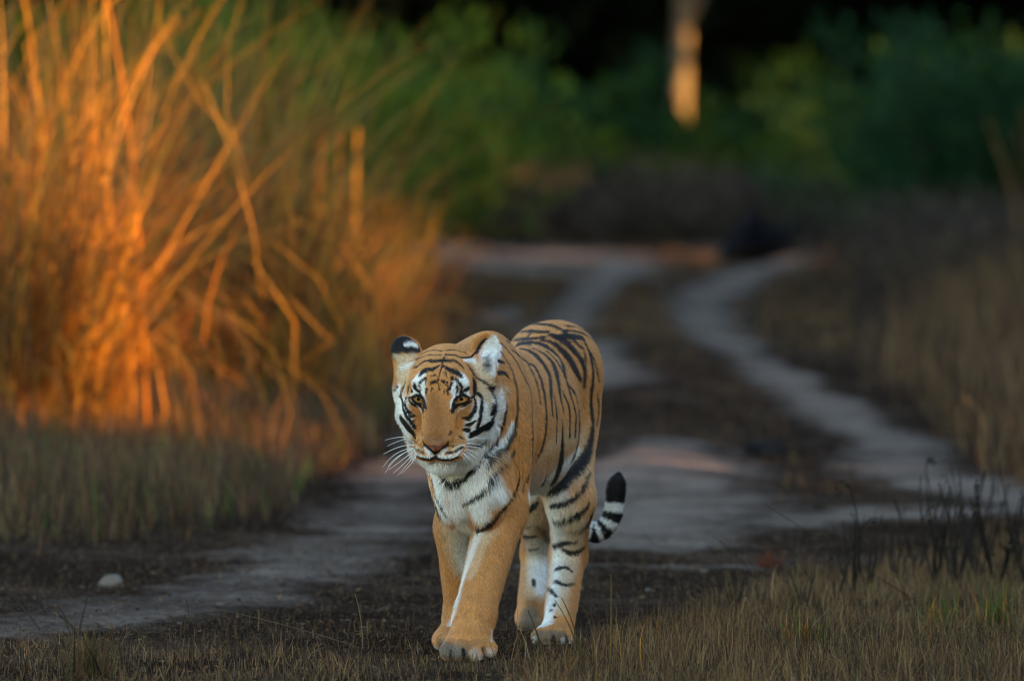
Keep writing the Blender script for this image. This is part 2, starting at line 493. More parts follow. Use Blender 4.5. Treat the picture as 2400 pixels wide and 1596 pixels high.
# dark rust of the face
S('R', '2', [(470, 720), (500, 900), (500, 1100)], [130, 230, 220], .8, .85)
S('R', '2', [(250, 800), (310, 880)], [60, 80], .8, .5); S('R', '2', [(830, 790), (770, 860)], [70, 80], .8, .6)
S('G', '2', [(420, 1110), (500, 1130), (580, 1110)], 60, 1.0, .25)
# -- ears
S('B', '2', [(105, 285), (98, 205), (150, 150), (225, 150), (320, 235)], [90, 110, 100, 90, 80], .3)
S('B', '2', [(170, 215), (220, 250), (300, 240)], [100, 60, 60], .3)
S('W', '2', [(205, 200), (250, 185), (305, 200)], [34, 50, 40], .4)
S('C', '2', [(110, 310), (190, 330), (290, 300)], [50, 70, 60], .6, .8)
S('O', '2', [(925, 310), (960, 220), (1020, 145)], [40, 36, 24], .5)
S('W', '2', [(1070, 150), (1050, 230), (1030, 320), (1050, 440)], [90, 170, 170, 120], .4)
S('B', '2', [(893, 285), (925, 205), (985, 135)], [30, 36, 24], .35)
S('G', '2', [(960, 330), (1000, 340), (1000, 420)], [30, 60, 70], .9, .9); S('G', '2', [(1060, 260), (990, 330)], [14, 20], .9, .7)
S('B', '2', [(975, 390), (1030, 400)], 22, .9, .8); S('W', '2', [(1110, 190), (1120, 250), (1080, 430)], 44, .6)
# -- head: black marks
b5 = [([(720, 440), (870, 365), (1000, 345), (1140, 362)], 26), ([(1230, 350), (1400, 340), (1520, 370), (1640, 410)], 24),
      ([(640, 520), (760, 485), (900, 440), (1120, 440)], 30), ([(1220, 440), (1400, 440), (1520, 490), (1700, 480), (1800, 400)], 36),
      ([(600, 690), (680, 650), (780, 570), (920, 535)], [26, 40, 44, 44]), ([(940, 560), (1140, 545)], 62), ([(1190, 540), (1310, 550)], 62),
      ([(1370, 530), (1470, 600), (1570, 700)], [40, 42, 30]), ([(1200, 480), (1160, 560), (1150, 650), (1110, 760), (1090, 870)], [40, 30, 26, 22, 16]),
      ([(705, 835), (780, 760), (880, 722), (970, 712), (1080, 650)], [50, 80, 72, 50, 40]), ([(1170, 650), (1280, 722), (1400, 760), (1480, 815), (1535, 875)], [34, 58, 84, 80, 40]),
      ([(675, 1030), (730, 960), (825, 900)], [30, 40, 36]), ([(1340, 890), (1430, 930), (1500, 1000), (1540, 1080), (1490, 1190)], [50, 46, 42, 40, 20]),
      ([(600, 1030), (620, 1100), (700, 1170), (740, 1220)], [60, 54, 28, 16]), ([(540, 1130), (560, 1160)], 36), ([(710, 1060), (720, 1160)], [24, 16]),
      ([(1430, 1060), (1450, 1130), (1410, 1220)], [34, 28, 16]), ([(1655, 1100), (1570, 1150), (1490, 1200)], [64, 48, 20]),
      ([(930, 985), (1000, 962)], 44), ([(1160, 950), (1230, 980)], 44), ([(1345, 980), (1315, 1060)], 34), ([(845, 1100), (830, 1190)], 34), ([(1250, 1140), (1270, 1200)], 28),
      ([(1075, 900), (1060, 985)], 28), ([(1090, 1030), (1090, 1110)], 22), ([(945, 1080), (930, 1150)], 20), ([(1180, 1120), (1190, 1190)], 18), ([(940, 850), (1020, 822)], 30),
      ([(1200, 780), (1245, 845)], 32), ([(1260, 1050), (1305, 1115)], 24), ([(830, 930), (815, 1010)], 20),
      ([(520, 960), (485, 1110), (470, 1190)], [40, 44, 30]), ([(440, 960), (390, 1080), (360, 1200), (360, 1330), (420, 1450)], [24, 44, 48, 44, 34]),
      ([(290, 1040), (272, 1200), (280, 1400), (295, 1560)], [30, 44, 46, 50]),
      ([(1650, 640), (1730, 740), (1800, 860), (1900, 930), (2030, 1000), (2110, 1110)], [30, 38, 34, 34, 40, 60]),
      ([(1765, 900), (1792, 1020), (1780, 1190)], [40, 72, 70]), ([(1830, 1190), (1920, 1260), (1930, 1400), (1905, 1566)], [50, 66, 62, 60]),
      ([(2125, 1080), (2110, 1250), (2080, 1450), (2060, 1560)], [60, 74, 76, 84]),
      ([(515, 1290), (600, 1248), (700, 1262), (765, 1340), (785, 1430), (765, 1540)], [30, 34, 32, 36, 50, 60]),
      ([(560, 1330), (630, 1405), (720, 1450), (780, 1530)], [30, 36, 50, 50]), ([(485, 1310), (545, 1395), (650, 1455)], [34, 40, 26]),
      ([(1410, 1350), (1465, 1265), (1580, 1238), (1690, 1290)], [40, 36, 34, 36]), ([(1690, 1290), (1610, 1385), (1490, 1415), (1390, 1470), (1350, 1550)], [30, 34, 40, 64, 60]),
      ([(1725, 1335), (1640, 1405), (1540, 1460)], [34, 36, 26]), ([(1690, 1280), (1775, 1270), (1805, 1400), (1775, 1530)], [30, 40, 40, 46]),
      ([(520, 1270), (435, 1290), (420, 1400), (450, 1500), (500, 1566)], [30, 34, 36, 40, 40])]
b6 = [([(255, 180), (290, 285), (350, 325)], [40, 50, 34]), ([(330, 385), (430, 372)], 36), ([(390, 480), (440, 460)], 20), ([(200, 60), (205, 200), (260, 370), (350, 480), (430, 600)], [46, 46, 54, 60, 60]),
      ([(110, 50), (110, 250), (170, 420), (270, 570), (410, 720)], [50, 70, 110, 130, 60]), ([(1645, 130), (1630, 260), (1530, 385)], [40, 56, 60]),
      ([(1380, 410), (1520, 432)], [20, 54]), ([(1470, 560), (1570, 520), (1640, 470)], [50, 46, 26]), ([(1760, 20), (1772, 200), (1725, 450), (1680, 590)], [62, 66, 70, 70]),
      ([(1935, 60), (1920, 250), (1895, 420), (1860, 540), (1740, 650), (1560, 750)], [80, 90, 100, 110, 110, 90]), ([(1410, 640), (1500, 655)], [40, 66]),
      ([(2235, 130), (2205, 420), (2140, 620), (2010, 840), (1930, 1000), (1830, 1160)], [40, 60, 80, 110, 120, 150]), ([(1700, 970), (1800, 900)], 70),
      ([(1150, 690), (1130, 745)], 32), ([(440, 780), (450, 820)], 46), ([(590, 700), (595, 750)], 22),
      ([(598, 860), (640, 945), (740, 1030), (845, 1110)], [30, 44, 40, 44]), ([(1112, 870), (1060, 960), (960, 1030), (860, 1110)], [30, 48, 40, 40]), ([(750, 968), (910, 985)], 22),
      ([(850, 1100), (850, 1190)], 26), ([(480, 1150), (600, 1222), (740, 1235), (850, 1190)], [30, 46, 50, 46]), ([(850, 1190), (980, 1235), (1150, 1235), (1300, 1185)], [46, 52, 48, 34]),
      ([(390, 975), (470, 1040), (600, 1092)], 26), ([(1060, 1108), (1200, 1080), (1400, 985)], 26), ([(1355, 800), (1360, 815)], 46), ([(430, 870), (445, 900)], 34)]
S('W', '2', [(400, 1335), (520, 1350), (690, 1335)], 70, .5)
for p, w in b5: S('B', '5', p, w, .22)
for p, w in b6: S('B', '6', p, w, .22)
S('B', '0', [(964, 933), (972, 927), (984, 927), (993, 935), (996, 946), (998, 958)], [5, 6, 6, 7, 8, 6], .25)
S('B', '0', [(968, 936), (976, 944), (988, 947), (996, 952)], [4, 6, 7, 7], .25)
S('B', '0', [(1101, 933), (1090, 926), (1077, 927), (1067, 935), (1063, 946), (1060, 960)], [5, 6, 6, 7, 8, 7], .25)
S('B', '0', [(1098, 937), (1088, 945), (1075, 948), (1064, 953)], [4, 6, 7, 8], .25)
S('P', '6', [(690, 960), (800, 1000), (850, 1040), (900, 1000), (1010, 950)], [40, 70, 100, 70, 40], .4)
S('P', '6', [(850, 1030), (850, 1070)], [80, 50], .4)
S('N', '6', [(620, 260), (605, 450), (592, 700)], 18, .8, .6)
for (x, y) in ((480, 910), (510, 850), (545, 945), (580, 985), (1195, 850), (1250, 880), (1305, 845), (1190, 915), (1225, 960), (1275, 938), (1325, 910), (1375, 878), (1185, 985), (1130, 960)):
    S('B', '6', [(x, y)], 26, .5, .85)
for (x, y) in ((800, 1270), (900, 1265), (950, 1300), (1020, 1330), (770, 1310), (880, 1310), (1090, 1320), (1000, 1370)):
    S('G', '6', [(x, y), (x + 8, y + 30)], 30, .8, .7)
S('G', '6', [(1180, 1270), (1330, 1260), (1480, 1250)], [50, 90, 110], .9, .6)
# -- neck, shoulder, breast
S('B', '1', [(1130, 330), (1250, 480), (1330, 640), (1380, 760), (1395, 1000), (1400, 1200), (1390, 1400), (1350, 1560)], [16, 22, 24, 18, 14, 16, 14, 12], .3, .95, True)
S('B', '1', [(1120, 400), (1200, 530), (1240, 650), (1260, 800), (1255, 1000), (1230, 1110), (1150, 1270), (1010, 1430)], [14, 14, 14, 16, 20, 30, 34, 26], .35, .9, True)
S('B', '1', [(1085, 590), (1150, 590), (1190, 640)], [26, 24, 14], .4); S('B', '1', [(1090, 480), (1140, 497)], 24, .4)
S('B', '1', [(1230, 1290), (1120, 1440), (1020, 1566)], [22, 30, 26], .4, .9)
S('B', '1', [(1160, 860), (1155, 960)], 22, .5, .9)
S('B', '1', [(1510, 1480), (1470, 1566)], [18, 26], .4)
S('B', '3', [(430, 90), (340, 200), (240, 247), (170, 200), (150, 160)], [40, 30, 26, 20, 14], .35)
S('B', '3', [(730, 180), (700, 290), (640, 380), (560, 455), (430, 560)], [12, 16, 24, 36, 40], .3, 1, True)
S('B', '3', [(620, 110), (540, 230), (450, 305), (335, 378)], [18, 20, 22, 16], .35)
S('B', '3', [(100, 200), (130, 320), (190, 430), (240, 470)], [12, 14, 18, 12], .4)
S('B', '3', [(790, 170), (750, 290)], [10, 12], .5, .7)
# -- flank
b4 = [([(160, 360), (290, 465), (365, 505)], [14, 18, 22], 1), ([(380, 530), (430, 650), (465, 850), (470, 1050), (440, 1230), (380, 1360)], [24, 22, 20, 22, 22, 14], 1),
      ([(230, 340), (340, 375), (440, 480), (500, 600), (515, 800), (530, 960)], [18, 28, 34, 34, 30, 16], 1), ([(545, 800), (565, 950), (560, 1190)], [20, 28, 22], 1),
      ([(350, 340), (450, 390), (540, 490), (580, 640), (600, 790), (630, 930)], [14, 22, 30, 30, 26, 16], 1),
      ([(310, 285), (420, 300), (540, 380), (620, 480), (640, 580), (700, 790), (740, 950), (735, 1130)], [26, 32, 36, 30, 26, 22, 24, 30], 1),
      ([(430, 265), (540, 290), (650, 400), (720, 510), (780, 630)], [18, 26, 36, 40, 26], 1), ([(520, 215), (620, 260), (720, 360), (800, 480), (822, 570), (815, 690)], [30, 44, 38, 30, 30, 22], 1),
      ([(480, 370), (560, 450), (640, 590)], [14, 18, 16], 0), ([(680, 690), (740, 770), (755, 840)], [14, 26, 16], 0), ([(625, 750), (680, 900), (685, 1150)], [16, 28, 22], 1),
      ([(612, 1000), (616, 1150), (600, 1350), (570, 1450), (525, 1560)], [16, 32, 46, 44, 36], 1), ([(768, 880), (770, 1100), (740, 1280), (690, 1370)], [14, 38, 44, 26], 1),
      ([(830, 290), (880, 420), (900, 600), (880, 800), (895, 1000), (885, 1170), (830, 1350), (720, 1480), (590, 1560)], [18, 24, 30, 28, 30, 40, 48, 60, 70], 1),
      ([(870, 360), (920, 480), (955, 640)], [14, 18, 14], 1), ([(940, 760), (952, 900), (930, 1060)], [12, 20, 12], 1), ([(790, 300), (830, 400), (820, 520)], [10, 16, 16], 0),
      ([(250, 135), (420, 118), (530, 132), (620, 172)], [14, 24, 26, 22], 1), ([(190, 197), (300, 185), (480, 190)], [14, 20, 26], 1), ([(120, 285), (200, 262), (360, 250), (440, 240)], [16, 20, 22, 30], 1),
      ([(195, 322), (270, 308), (320, 318)], [40, 44, 20], 1), ([(640, 190), (700, 240), (785, 335)], [26, 28, 20], 1), ([(130, 225), (170, 168), (240, 142)], 18, 1), ([(270, 420), (380, 640), (420, 860)], [8, 12, 10], 0)]
for p, w, m in b4: S('B', '4', p, w, .28, .97, bool(m))
# -- hind legs
b3 = [([(940, 300), (1000, 280), (1070, 255)], [30, 36, 22]), ([(960, 392), (1060, 372), (1150, 325)], [24, 30, 20]), ([(985, 500), (1100, 482), (1200, 420), (1230, 365)], [20, 32, 26, 14]),
      ([(1105, 572), (1200, 530), (1245, 440)], [14, 28, 26]), ([(980, 682), (1060, 652), (1135, 652)], [28, 30, 18]), ([(1040, 700), (1120, 730), (1195, 690)], [18, 30, 22]),
      ([(995, 845), (1060, 830), (1112, 862)], [30, 26, 14]), ([(985, 930), (1060, 957), (1125, 950)], [24, 24, 16]), ([(940, 985), (1000, 1042)], [22, 16]), ([(980, 1095), (982, 1105)], 18), ([(955, 1140), (965, 1140)], 16),
      ([(985, 1185), (990, 1188)], 16), ([(1130, 330), (1190, 270), (1240, 150)], [14, 22, 14]), ([(1000, 215), (1090, 185), (1170, 110), (1225, 20)], [36, 44, 36, 24]),
      ([(800, 420), (860, 365)], [36, 20]), ([(765, 612), (850, 600)], [30, 22]), ([(780, 545), (865, 505)], [16, 24]), ([(800, 705), (865, 690)], [14, 16]), ([(830, 920), (836, 960)], 20)]
for p, w in b3: S('B', '3', p, w, .3, .97)

# along-tail coordinate for the rings
TS = np.r_[0, np.cumsum(np.linalg.norm(np.diff(TAILP, axis=0), axis=1))]
def tail_coord(P):
    best = np.full(len(P), 9.0); s = np.zeros(len(P))
    for i in range(len(TAILP) - 1):
        a, b = TAILP[i], TAILP[i + 1]; ab = b - a; L = np.linalg.norm(ab)
        t = np.clip((P - a) @ ab / L ** 2, 0, 1)
        d = np.linalg.norm(P - (a + t[:, None] * ab), axis=1)
        m = d < best; best[m] = d[m]; s[m] = TS[i] + t[m] * L
    return best, s
HEADC = HC + .02 * hf
def coat(P, N, jit):
    n = len(P)
    col = np.tile(np.array(K_OR), (n, 1))
    # countershading of the animal: paler towards belly and inner sides, darker along the spine
    und = sstep(-N[:, 2], .35, .9) * sstep(P[:, 1], .15, .3)
    col += (np.array(K_WHITE) - col) * (und * .85)[:, None]
    lite = sstep(P[:, 2], .70, .45) * sstep(P[:, 1], .5, .7) * sstep(P[:, 2], .25, .5)
    col += (np.array(K_CREAM) - col) * (lite * .35)[:, None]
    q = (P - HC) @ HR.T
    hd = sstep(P[:, 1], .14, .06) * sstep(q[:, 1], -.22, -.19)
    wm_ = np.maximum(sstep(np.abs(q[:, 0]), .078, .100) * sstep(q[:, 1], .05, -.01), sstep(q[:, 1], -.098, -.116) * sstep(q[:, 2], .15, .11)) * hd
    wm_ = np.maximum(wm_, sstep(q[:, 1], -.132, -.142) * sstep(P[:, 1], .16, .10) * sstep(P[:, 2], .40, .46) * sstep(np.abs(q[:, 0]), .12, .09))
    col += (np.array(K_WHITE) - col) * (wm_ * .95)[:, None]
    v = fbm(P, 9.0, 3); col *= (1 + .13 * v)[:, None]
    hn = vnoise(P, 260.0, 9) * .0012 + jit
    for (c, Q, r, soft, op) in STROKES:
        lo = Q.min(0) - r.max() * (1 + soft) - .006; hi = Q.max(0) + r.max() * (1 + soft) + .006
        idx = np.nonzero(np.all((P > lo) & (P < hi), axis=1))[0]
        if not len(idx): continue
        for k in range(0, len(idx), 20000):
            ii = idx[k:k + 20000]
            D = np.sqrt(np.maximum(((P[ii] ** 2).sum(1)[:, None] - 2 * P[ii] @ Q.T + (Q ** 2).sum(1)[None]), 0))
            e = (D / r[None]).min(1) + hn[ii] / r.mean()
            a = op * (1 - sstep(e, 1 - soft, 1 + soft))
            col[ii] += (c - col[ii]) * a[:, None]
    td, ts = tail_coord(P)
    on = (td < .06) & (P[:, 1] > 1.74)
    if on.any():
        L = TS[-1] - ts + hn * 1.5
        ring = (L < .075) | ((L > .103) & (L < .130)) | ((L > .150) & (L < .172)) | ((L > .186) & (L < .202)) | ((L > .222) & (L < .236)) | ((L > .22) & (np.sin(L * 75) > .35))
        tc = np.where(ring[:, None], np.array(K_BLACK), np.where((L > .3)[:, None], np.array(K_CREAM), np.array(K_WHITE) * .8))
        col[on] = tc[on]
    return np.clip(col, .006, 1)

tiger = empty('tiger', W(1150, 1520, .5) * np.array([1, 1, 0]))
tag(tiger, 'orange and black striped tiger walking along the dusty track, head lowered', 'tiger')
bpy.context.view_layer.update()
TO = np.array(tiger.location)
tcol = coat(TV, TN, np.zeros(len(TV)))
skin_m = attr_mat('tiger_skin', .8, .1, noise=.12, nscale=60)
body = mobj('body', mesh_np('body', TV - TO, TF, tcol * .85, smooth=True), skin_m, tiger)

# ---- fur
def build_fur(NS):
    a, b, c, d = (TV[TF[:, i]] for i in range(4))
    area = .5 * np.linalg.norm(np.cross(c - a, d - b), axis=1)
    fc = (a + b + c + d) / 4
    toC = unit(CAM - fc); fn = unit(np.cross(c - a, d - b))
    dens = area * np.where(fc[:, 1] < .12, 2.4, 1.0)
    dens = dens * np.where((fn[:, 1] > .35), .45, 1.0)
    fi = rng.choice(len(TF), NS, p=dens / dens.sum())
    u, v = rng.random(NS)[:, None], rng.random(NS)[:, None]
    P = (a[fi] * (1 - u) + b[fi] * u) * (1 - v) + (d[fi] * (1 - u) + c[fi] * u) * v
    N = unit(((TN[TF[fi, 0]] * (1 - u) + TN[TF[fi, 1]] * u) * (1 - v) + (TN[TF[fi, 3]] * (1 - u) + TN[TF[fi, 2]] * u) * v))
    q = (P - HC) @ HR.T
    head = sstep(P[:, 1], .17, .07) * sstep(P[:, 2], .44, .50)
    # lie of the coat
    ax = unit(W(1300, 900, 1.45) - W(1090, 1000, .3))
    flow = np.tile(ax * .8 + np.array([0, 0, -.55]), (NS, 1))
    leg = sstep(P[:, 2], .48, .36)
    flow = flow * (1 - leg)[:, None] + leg[:, None] * np.array([0, .15, -1.0])
    frontc = sstep(-N[:, 1], .3, .8) * (1 - head) * (1 - leg)
    flow = flow * (1 - frontc)[:, None] + frontc[:, None] * np.array([.0, .1, -1.0])
    nose = H(0, -.045, .21)
    hfl = unit(P - nose) + .35 * unit(np.c_[q[:, :1] * 6, np.zeros((NS, 2))] @ HR)
    hfl = np.where((q[:, 1] < -.10)[:, None], np.array([0, .3, -1.0]) + .4 * hfl, hfl)
    flow = flow * (1 - head)[:, None] + head[:, None] * hfl
    td, ts = tail_coord(P)
    ontail = (td < .055) & (P[:, 1] > 1.74)
    ti = np.clip(np.searchsorted(TS, ts) - 1, 0, len(TAILP) - 2)
    flow[ontail] = unit(TAILP[ti + 1] - TAILP[ti])[ontail]
    flow += rng.normal(0, .22, (NS, 3))
    T = unit(flow - (flow * N).sum(1)[:, None] * N)
    # length
    L = np.full(NS, .0125)
    L = np.where(P[:, 2] < .09, .0055, L)
    L = L + .012 * frontc * sstep(P[:, 2], .36, .45)
    under = sstep(-N[:, 2], .2, .7) * (P[:, 2] > .33); L = L + .022 * under
    face = sstep(q[:, 2], .02, .09)
    Lh = .015 * (1 - face) + .0050 * face
    ruff = sstep(np.abs(q[:, 0]), .085, .12) * sstep(q[:, 2], .09, .02) * sstep(q[:, 1], .06, -.02)
    Lh = Lh + .024 * ruff
    Lh = np.where((q[:, 1] > .045) & (np.abs(q[:, 0]) < .085), .006, Lh)
    Lh = np.where((q[:, 1] > .085) & (np.abs(q[:, 0]) > .075), .013, Lh)
    chin = sstep(q[:, 1], -.138, -.158); Lh = Lh + .016 * chin
    L = L * (1 - head) + head * Lh
    L = np.where(ontail, .010, L)
    L = L * rng.uniform(.65, 1.3, NS)
    e = np.linalg.norm(P - H(.059, .024, .112), axis=1); e2 = np.linalg.norm(P - H(-.059, .024, .112), axis=1)
    near = np.minimum(e, e2) < .026
    nosep = (np.abs(q[:, 0]) < .030) & (q[:, 1] > -.104) & (q[:, 1] < -.066) & (q[:, 2] > .185)
    L = np.where(near, .0022, L); L = np.where(nosep, .0008, L)
    lift = np.where(head > .5, .30 + .25 * ruff, .26)
    lift = lift * np.where(face * head > .5, .7, 1.0) * (1 + .7 * vnoise(P, 90.0, 61))
    col = coat(P + T * (.7 * L + rng.normal(0, .0024, NS))[:, None], N, rng.normal(0, .0008, NS))
    PT = P - T * ((P * T).sum(1) * .8)[:, None]
    strk = .6 * vnoise(PT, 150.0, 51) + .4 * vnoise(PT, 60.0, 52)
    col = col * (1 + .46 * strk)[:, None]
    col = col * rng.uniform(.74, 1.28, NS)[:, None]
    pale = (rng.random(NS) < .04) & (col.mean(1) > .12)
    col[pale] = col[pale] * .5 + np.array([.55, .42, .28]) * .5
    wd = np.where(L > .02, .00095, .00085) * rng.uniform(.8, 1.2, NS)
    wd = np.where(L < .008, .0011, wd)
    B = np.cross(N, T)
    M1 = P + (T * .55 + N * lift[:, None] * .55) * L[:, None]
    grav = np.array([0, 0, -.10])
    M2 = P + (T * 1.0 + N * lift[:, None] * .62 + grav) * L[:, None]
    P0 = P - N * .001
    V = np.stack([P0 - B * wd[:, None], P0 + B * wd[:, None], M1 + B * wd[:, None] * .8, M1 - B * wd[:, None] * .8, M2], 1)
    base = np.arange(NS)[:, None] * 5
    Q4 = base + np.array([[0, 1, 2, 3]]); T3 = base + np.array([[3, 2, 4]])
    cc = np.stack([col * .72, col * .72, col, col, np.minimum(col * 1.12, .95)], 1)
    return V.reshape(-1, 3), [Q4, T3], cc.reshape(-1, 3)
FUR_N = 520000
fv, ff, fcol = build_fur(FUR_N)
fur_m = attr_mat('tiger_fur', .62, .25, trans=.12)
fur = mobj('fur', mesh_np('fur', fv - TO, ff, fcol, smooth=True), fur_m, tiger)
tag(fur, kind='stuff')

# ---- eyes, whiskers
def eye_mat():
    m, nt, b = new_mat('eye_glossy')
    a = nt.nodes.new('ShaderNodeAttribute'); a.attribute_name = 'Col'
    nt.links.new(a.outputs['Color'], b.inputs['Base Color'])
    b.inputs['Roughness'].default_value = .06
    b.inputs['Coat Weight'].default_value = .6; b.inputs['Coat Roughness'].default_value = .03
    return m
EM = eye_mat()
def eyeball(r, cpos):
    nu, nv = 48, 40
    th = np.linspace(0, math.pi, nv); ph = np.linspace(0, 2 * math.pi, nu, endpoint=False)
    V, Cc = [], []
    g = unit(np.array([.10 * np.sign(cpos[0]), -.02, 1.0]))
    x = unit(np.cross(np.array([0, 1.0, 0]), g)); y = np.cross(g, x)
    rad = .0190
    for t in th:
        for p in ph:
            d = g * math.cos(t) + (x * math.cos(p) + y * math.sin(p)) * math.sin(t)
            V.append(d * rad); a = math.degrees(t)
            if a < 14: c = (.004, .004, .005)
            elif a < 40: k = (a - 14) / 26; j = .85 + .3 * abs(math.sin(p * 11 + a)); c = tuple(j * s * (1 - .25 * k) for s in (.50, .32, .10))
            elif a < 45: c = (.02, .012, .008)
            else: c = (.05, .035, .03)
            Cc.append(c)
    V = np.array(V); F = []
    for i in range(nv - 1):
        for j in range(nu):
            F.append((i * nu + j, i * nu + (j + 1) % nu, (i + 1) * nu + (j + 1) % nu, (i + 1) * nu + j))
    return (V @ HR) + H(*cpos) - TO, np.array(F), np.array(Cc)
EYE = (.0585, .0235, .0890)
for s in (1, -1):
    v, f, c = eyeball(0, (s * EYE[0], EYE[1], EYE[2]))
    mobj('eye', mesh_np('eye', v, f, c, smooth=True), EM, tiger)
wm, nt_, b_ = new_mat('whisker_white'); b_.inputs['Base Color'].default_value = (.88, .88, .86, 1); b_.inputs['Roughness'].default_value = .4
def tube(pts, rads, seg=5):
    pts = np.array(pts, float); n = len(pts)
    tg = unit(np.gradient(pts, axis=0)); up = np.array([.13, .31, .94])
    s = unit(np.cross(tg, up)); t = np.cross(s, tg)
    a = np.arange(seg) * 2 * math.pi / seg
    V = (pts[:, None] + np.array(rads)[:, None, None] * (s[:, None] * np.cos(a)[None, :, None] + t[:, None] * np.sin(a)[None, :, None])).reshape(-1, 3)
    i = np.arange(n - 1)[:, None] * seg; j = np.arange(seg)[None]
    F = np.stack([i + j, i + (j + 1) % seg, i + seg + (j + 1) % seg, i + seg + j], -1).reshape(-1, 4)
    return V, F
WH = [((964, 1027), (940, 1024), (903, 1031), .02), ((965, 1030), (945, 1030), (908, 1045), .03), ((966, 1044), (940, 1046), (899, 1064), .02), ((966, 1049), (930, 1062), (898, 1094), .05),
      ((968, 1053), (935, 1068), (910, 1092), -.02), ((970, 1056), (942, 1078), (912, 1100), .01), ((972, 1058), (948, 1085), (922, 1108), .04), ((976, 1060), (955, 1088), (931, 1115), .0), ((970, 1050), (930, 1074), (903, 1108), .03), ((978, 1062), (962, 1088), (940, 1110), -.03),
      ((1090, 1040), (1125, 1043), (1158, 1062), .0), ((1090, 1047), (1125, 1050), (1153, 1066), -.02), ((1088, 1052), (1125, 1070), (1158, 1105), .02), ((1086, 1055), (1118, 1078), (1138, 1118), -.02), ((1083, 1057), (1110, 1082), (1128, 1112), .03),
      ((1080, 1058), (1100, 1080), (1110, 1102), .0), ((1088, 1050), (1130, 1068), (1148, 1092), .05), ((1084, 1060), (1112, 1090), (1122, 1116), .0), ((1078, 1062), (1096, 1085), (1102, 1100), .0), ((1089, 1034), (1125, 1026), (1165, 1028), .0)]
for (p0, p1, p2, dy) in WH:
    h0 = hit(*p0)
    if h0 is None: h0 = hit(p0[0] + (8 if p0[0] < 1020 else -8), p0[1])
    if h0 is None: continue
    y0 = h0[1]
    A, B_, Cc = h0 + np.array([0, .004, 0]), W(*p1, y0 + .015 + dy), W(*p2, y0 + .06 + dy)
    t = np.linspace(0, 1, 10)[:, None]
    pts = (1 - t) ** 2 * A + 2 * t * (1 - t) * (2 * B_ - .5 * A - .5 * Cc) + t ** 2 * Cc
    V, F = tube(pts - TO, np.linspace(.0009, .0004, 10))
    mobj('whisker', mesh_np('whisker', V, F, smooth=True), wm, tiger)
# ================================================================== GROUND
def cap(P, pts, w):
    """distance field of a soft band: 1 in the middle, 0 at w, pts (x, y)"""
    best = np.full(len(P), 9.0)
    pts = np.array(pts, float); ws = np.array(w if isinstance(w, (list, tuple)) else [w] * len(pts), float)
    for i in range(len(pts) - 1):
        a, b = pts[i], pts[i + 1]; ab = b - a
        t = np.clip(((P - a) @ ab) / (ab @ ab), 0, 1)
        d = np.linalg.norm(P - (a + t[:, None] * ab), axis=1) / (ws[i] + (ws[i + 1] - ws[i]) * t)
        best = np.minimum(best, d)
    return best
LEFT_RUT = ([(-1.6, 1.2), (-1.15, 2.4), (-.80, 4.6), (-.48, 8), (-.42, 13), (-.05, 22), (.25, 32), (.42, 41), (.75, 52), (1.0, 57), (.2, 62), (-1.2, 65)], [.34, .34, .32, .26, .24, .22, .24, .22, .22, .34, 1.0, 1.4])
RIGHT_RUT = ([(2.2, 9.5), (1.65, 12.5), (1.62, 17), (1.52, 22), (1.35, 28), (1.18, 36), (1.30, 44), (1.7, 52), (2.3, 60), (2.2, 66)], [.30, .30, .24, .20, .20, .24, .34, .22, .3, .9])
PATCHES = [([(.45, 6.8), (.55, 10), (.60, 13), (.62, 15.8)], [.34, .50, .46, .30]), ([(.9, 8.9), (1.4, 9.6), (2.1, 10.2)], [.55, .5, .4]), ([(.52, 24), (.45, 33)], [.25, .20]), ([(.15, 5.5), (.75, 5.6)], .15),
           ([(-.1, 39), (-.02, 42)], .14), ([(1.1, 50.5), (-.9, 61)], [.18, .8])]
def track_mask(P):
    d = cap(P, *LEFT_RUT); d = np.minimum(d, cap(P, *RIGHT_RUT))
    for p in PATCHES: d = np.minimum(d, cap(P, *p))
    Q = P * np.array([1.0, .45])
    return d + .78 * fbm(Q, 2.1, 5, 4) + .30 * vnoise(P * np.array([1.0, .55]), 7.0, 8) + .16 * vnoise(P, 19.0, 6)
def gz(P):
    P = np.asarray(P, float); x, y = P[:, 0], P[:, 1]
    z = .018 * fbm(P * np.array([1, .7]), 1.3, 21, 3) + .006 * vnoise(P, 11.0, 4)
    c = np.interp(y, [0, 12, 30, 45, 60, 70], [.1, .55, .75, .85, .9, .9])     # middle of the track
    lb = np.maximum(c - 1.15 - x, 0); rb = np.maximum(x - c - 1.35, 0)
    z = z + .30 * (1 - np.exp(-lb * .55)) * sstep(y, 3, 14)
    z = z + .75 * (1 - np.exp(-rb * .40)) * sstep(y, 14, 34) * (1 - .8 * sstep(y, 50, 58)) + .12 * sstep(rb, 0, 1.2) * sstep(y, -3, 1) * (1 - sstep(y, 5, 9))
    mid = np.exp(-((x - c) / .33) ** 2) * sstep(y, 9, 15) * (1 - sstep(y, 48, 56))
    z = z + .055 * mid
    z = z * (1 - sstep(np.abs(x), 60, 200)) + .25 * fbm(P, .05, 31, 3) * sstep(np.hypot(x, y - 30), 25, 90)
    # level under the animal's feet
    flat = np.exp(-((x - .05) / .5) ** 2 - ((y - .8) / 1.3) ** 2)
    z = z * (1 - .85 * np.minimum(flat * 1.3, 1))
    return z
xs = np.concatenate([-np.geomspace(220, 6.3, 26), np.arange(-6, 6.01, .075), np.geomspace(6.3, 220, 26)])
ys = np.concatenate([np.linspace(-260, -45, 14), np.linspace(-40, -4, 25), np.arange(-3.5, 12, .075), np.geomspace(12.1, 110, 190), np.geomspace(114, 420, 26)])
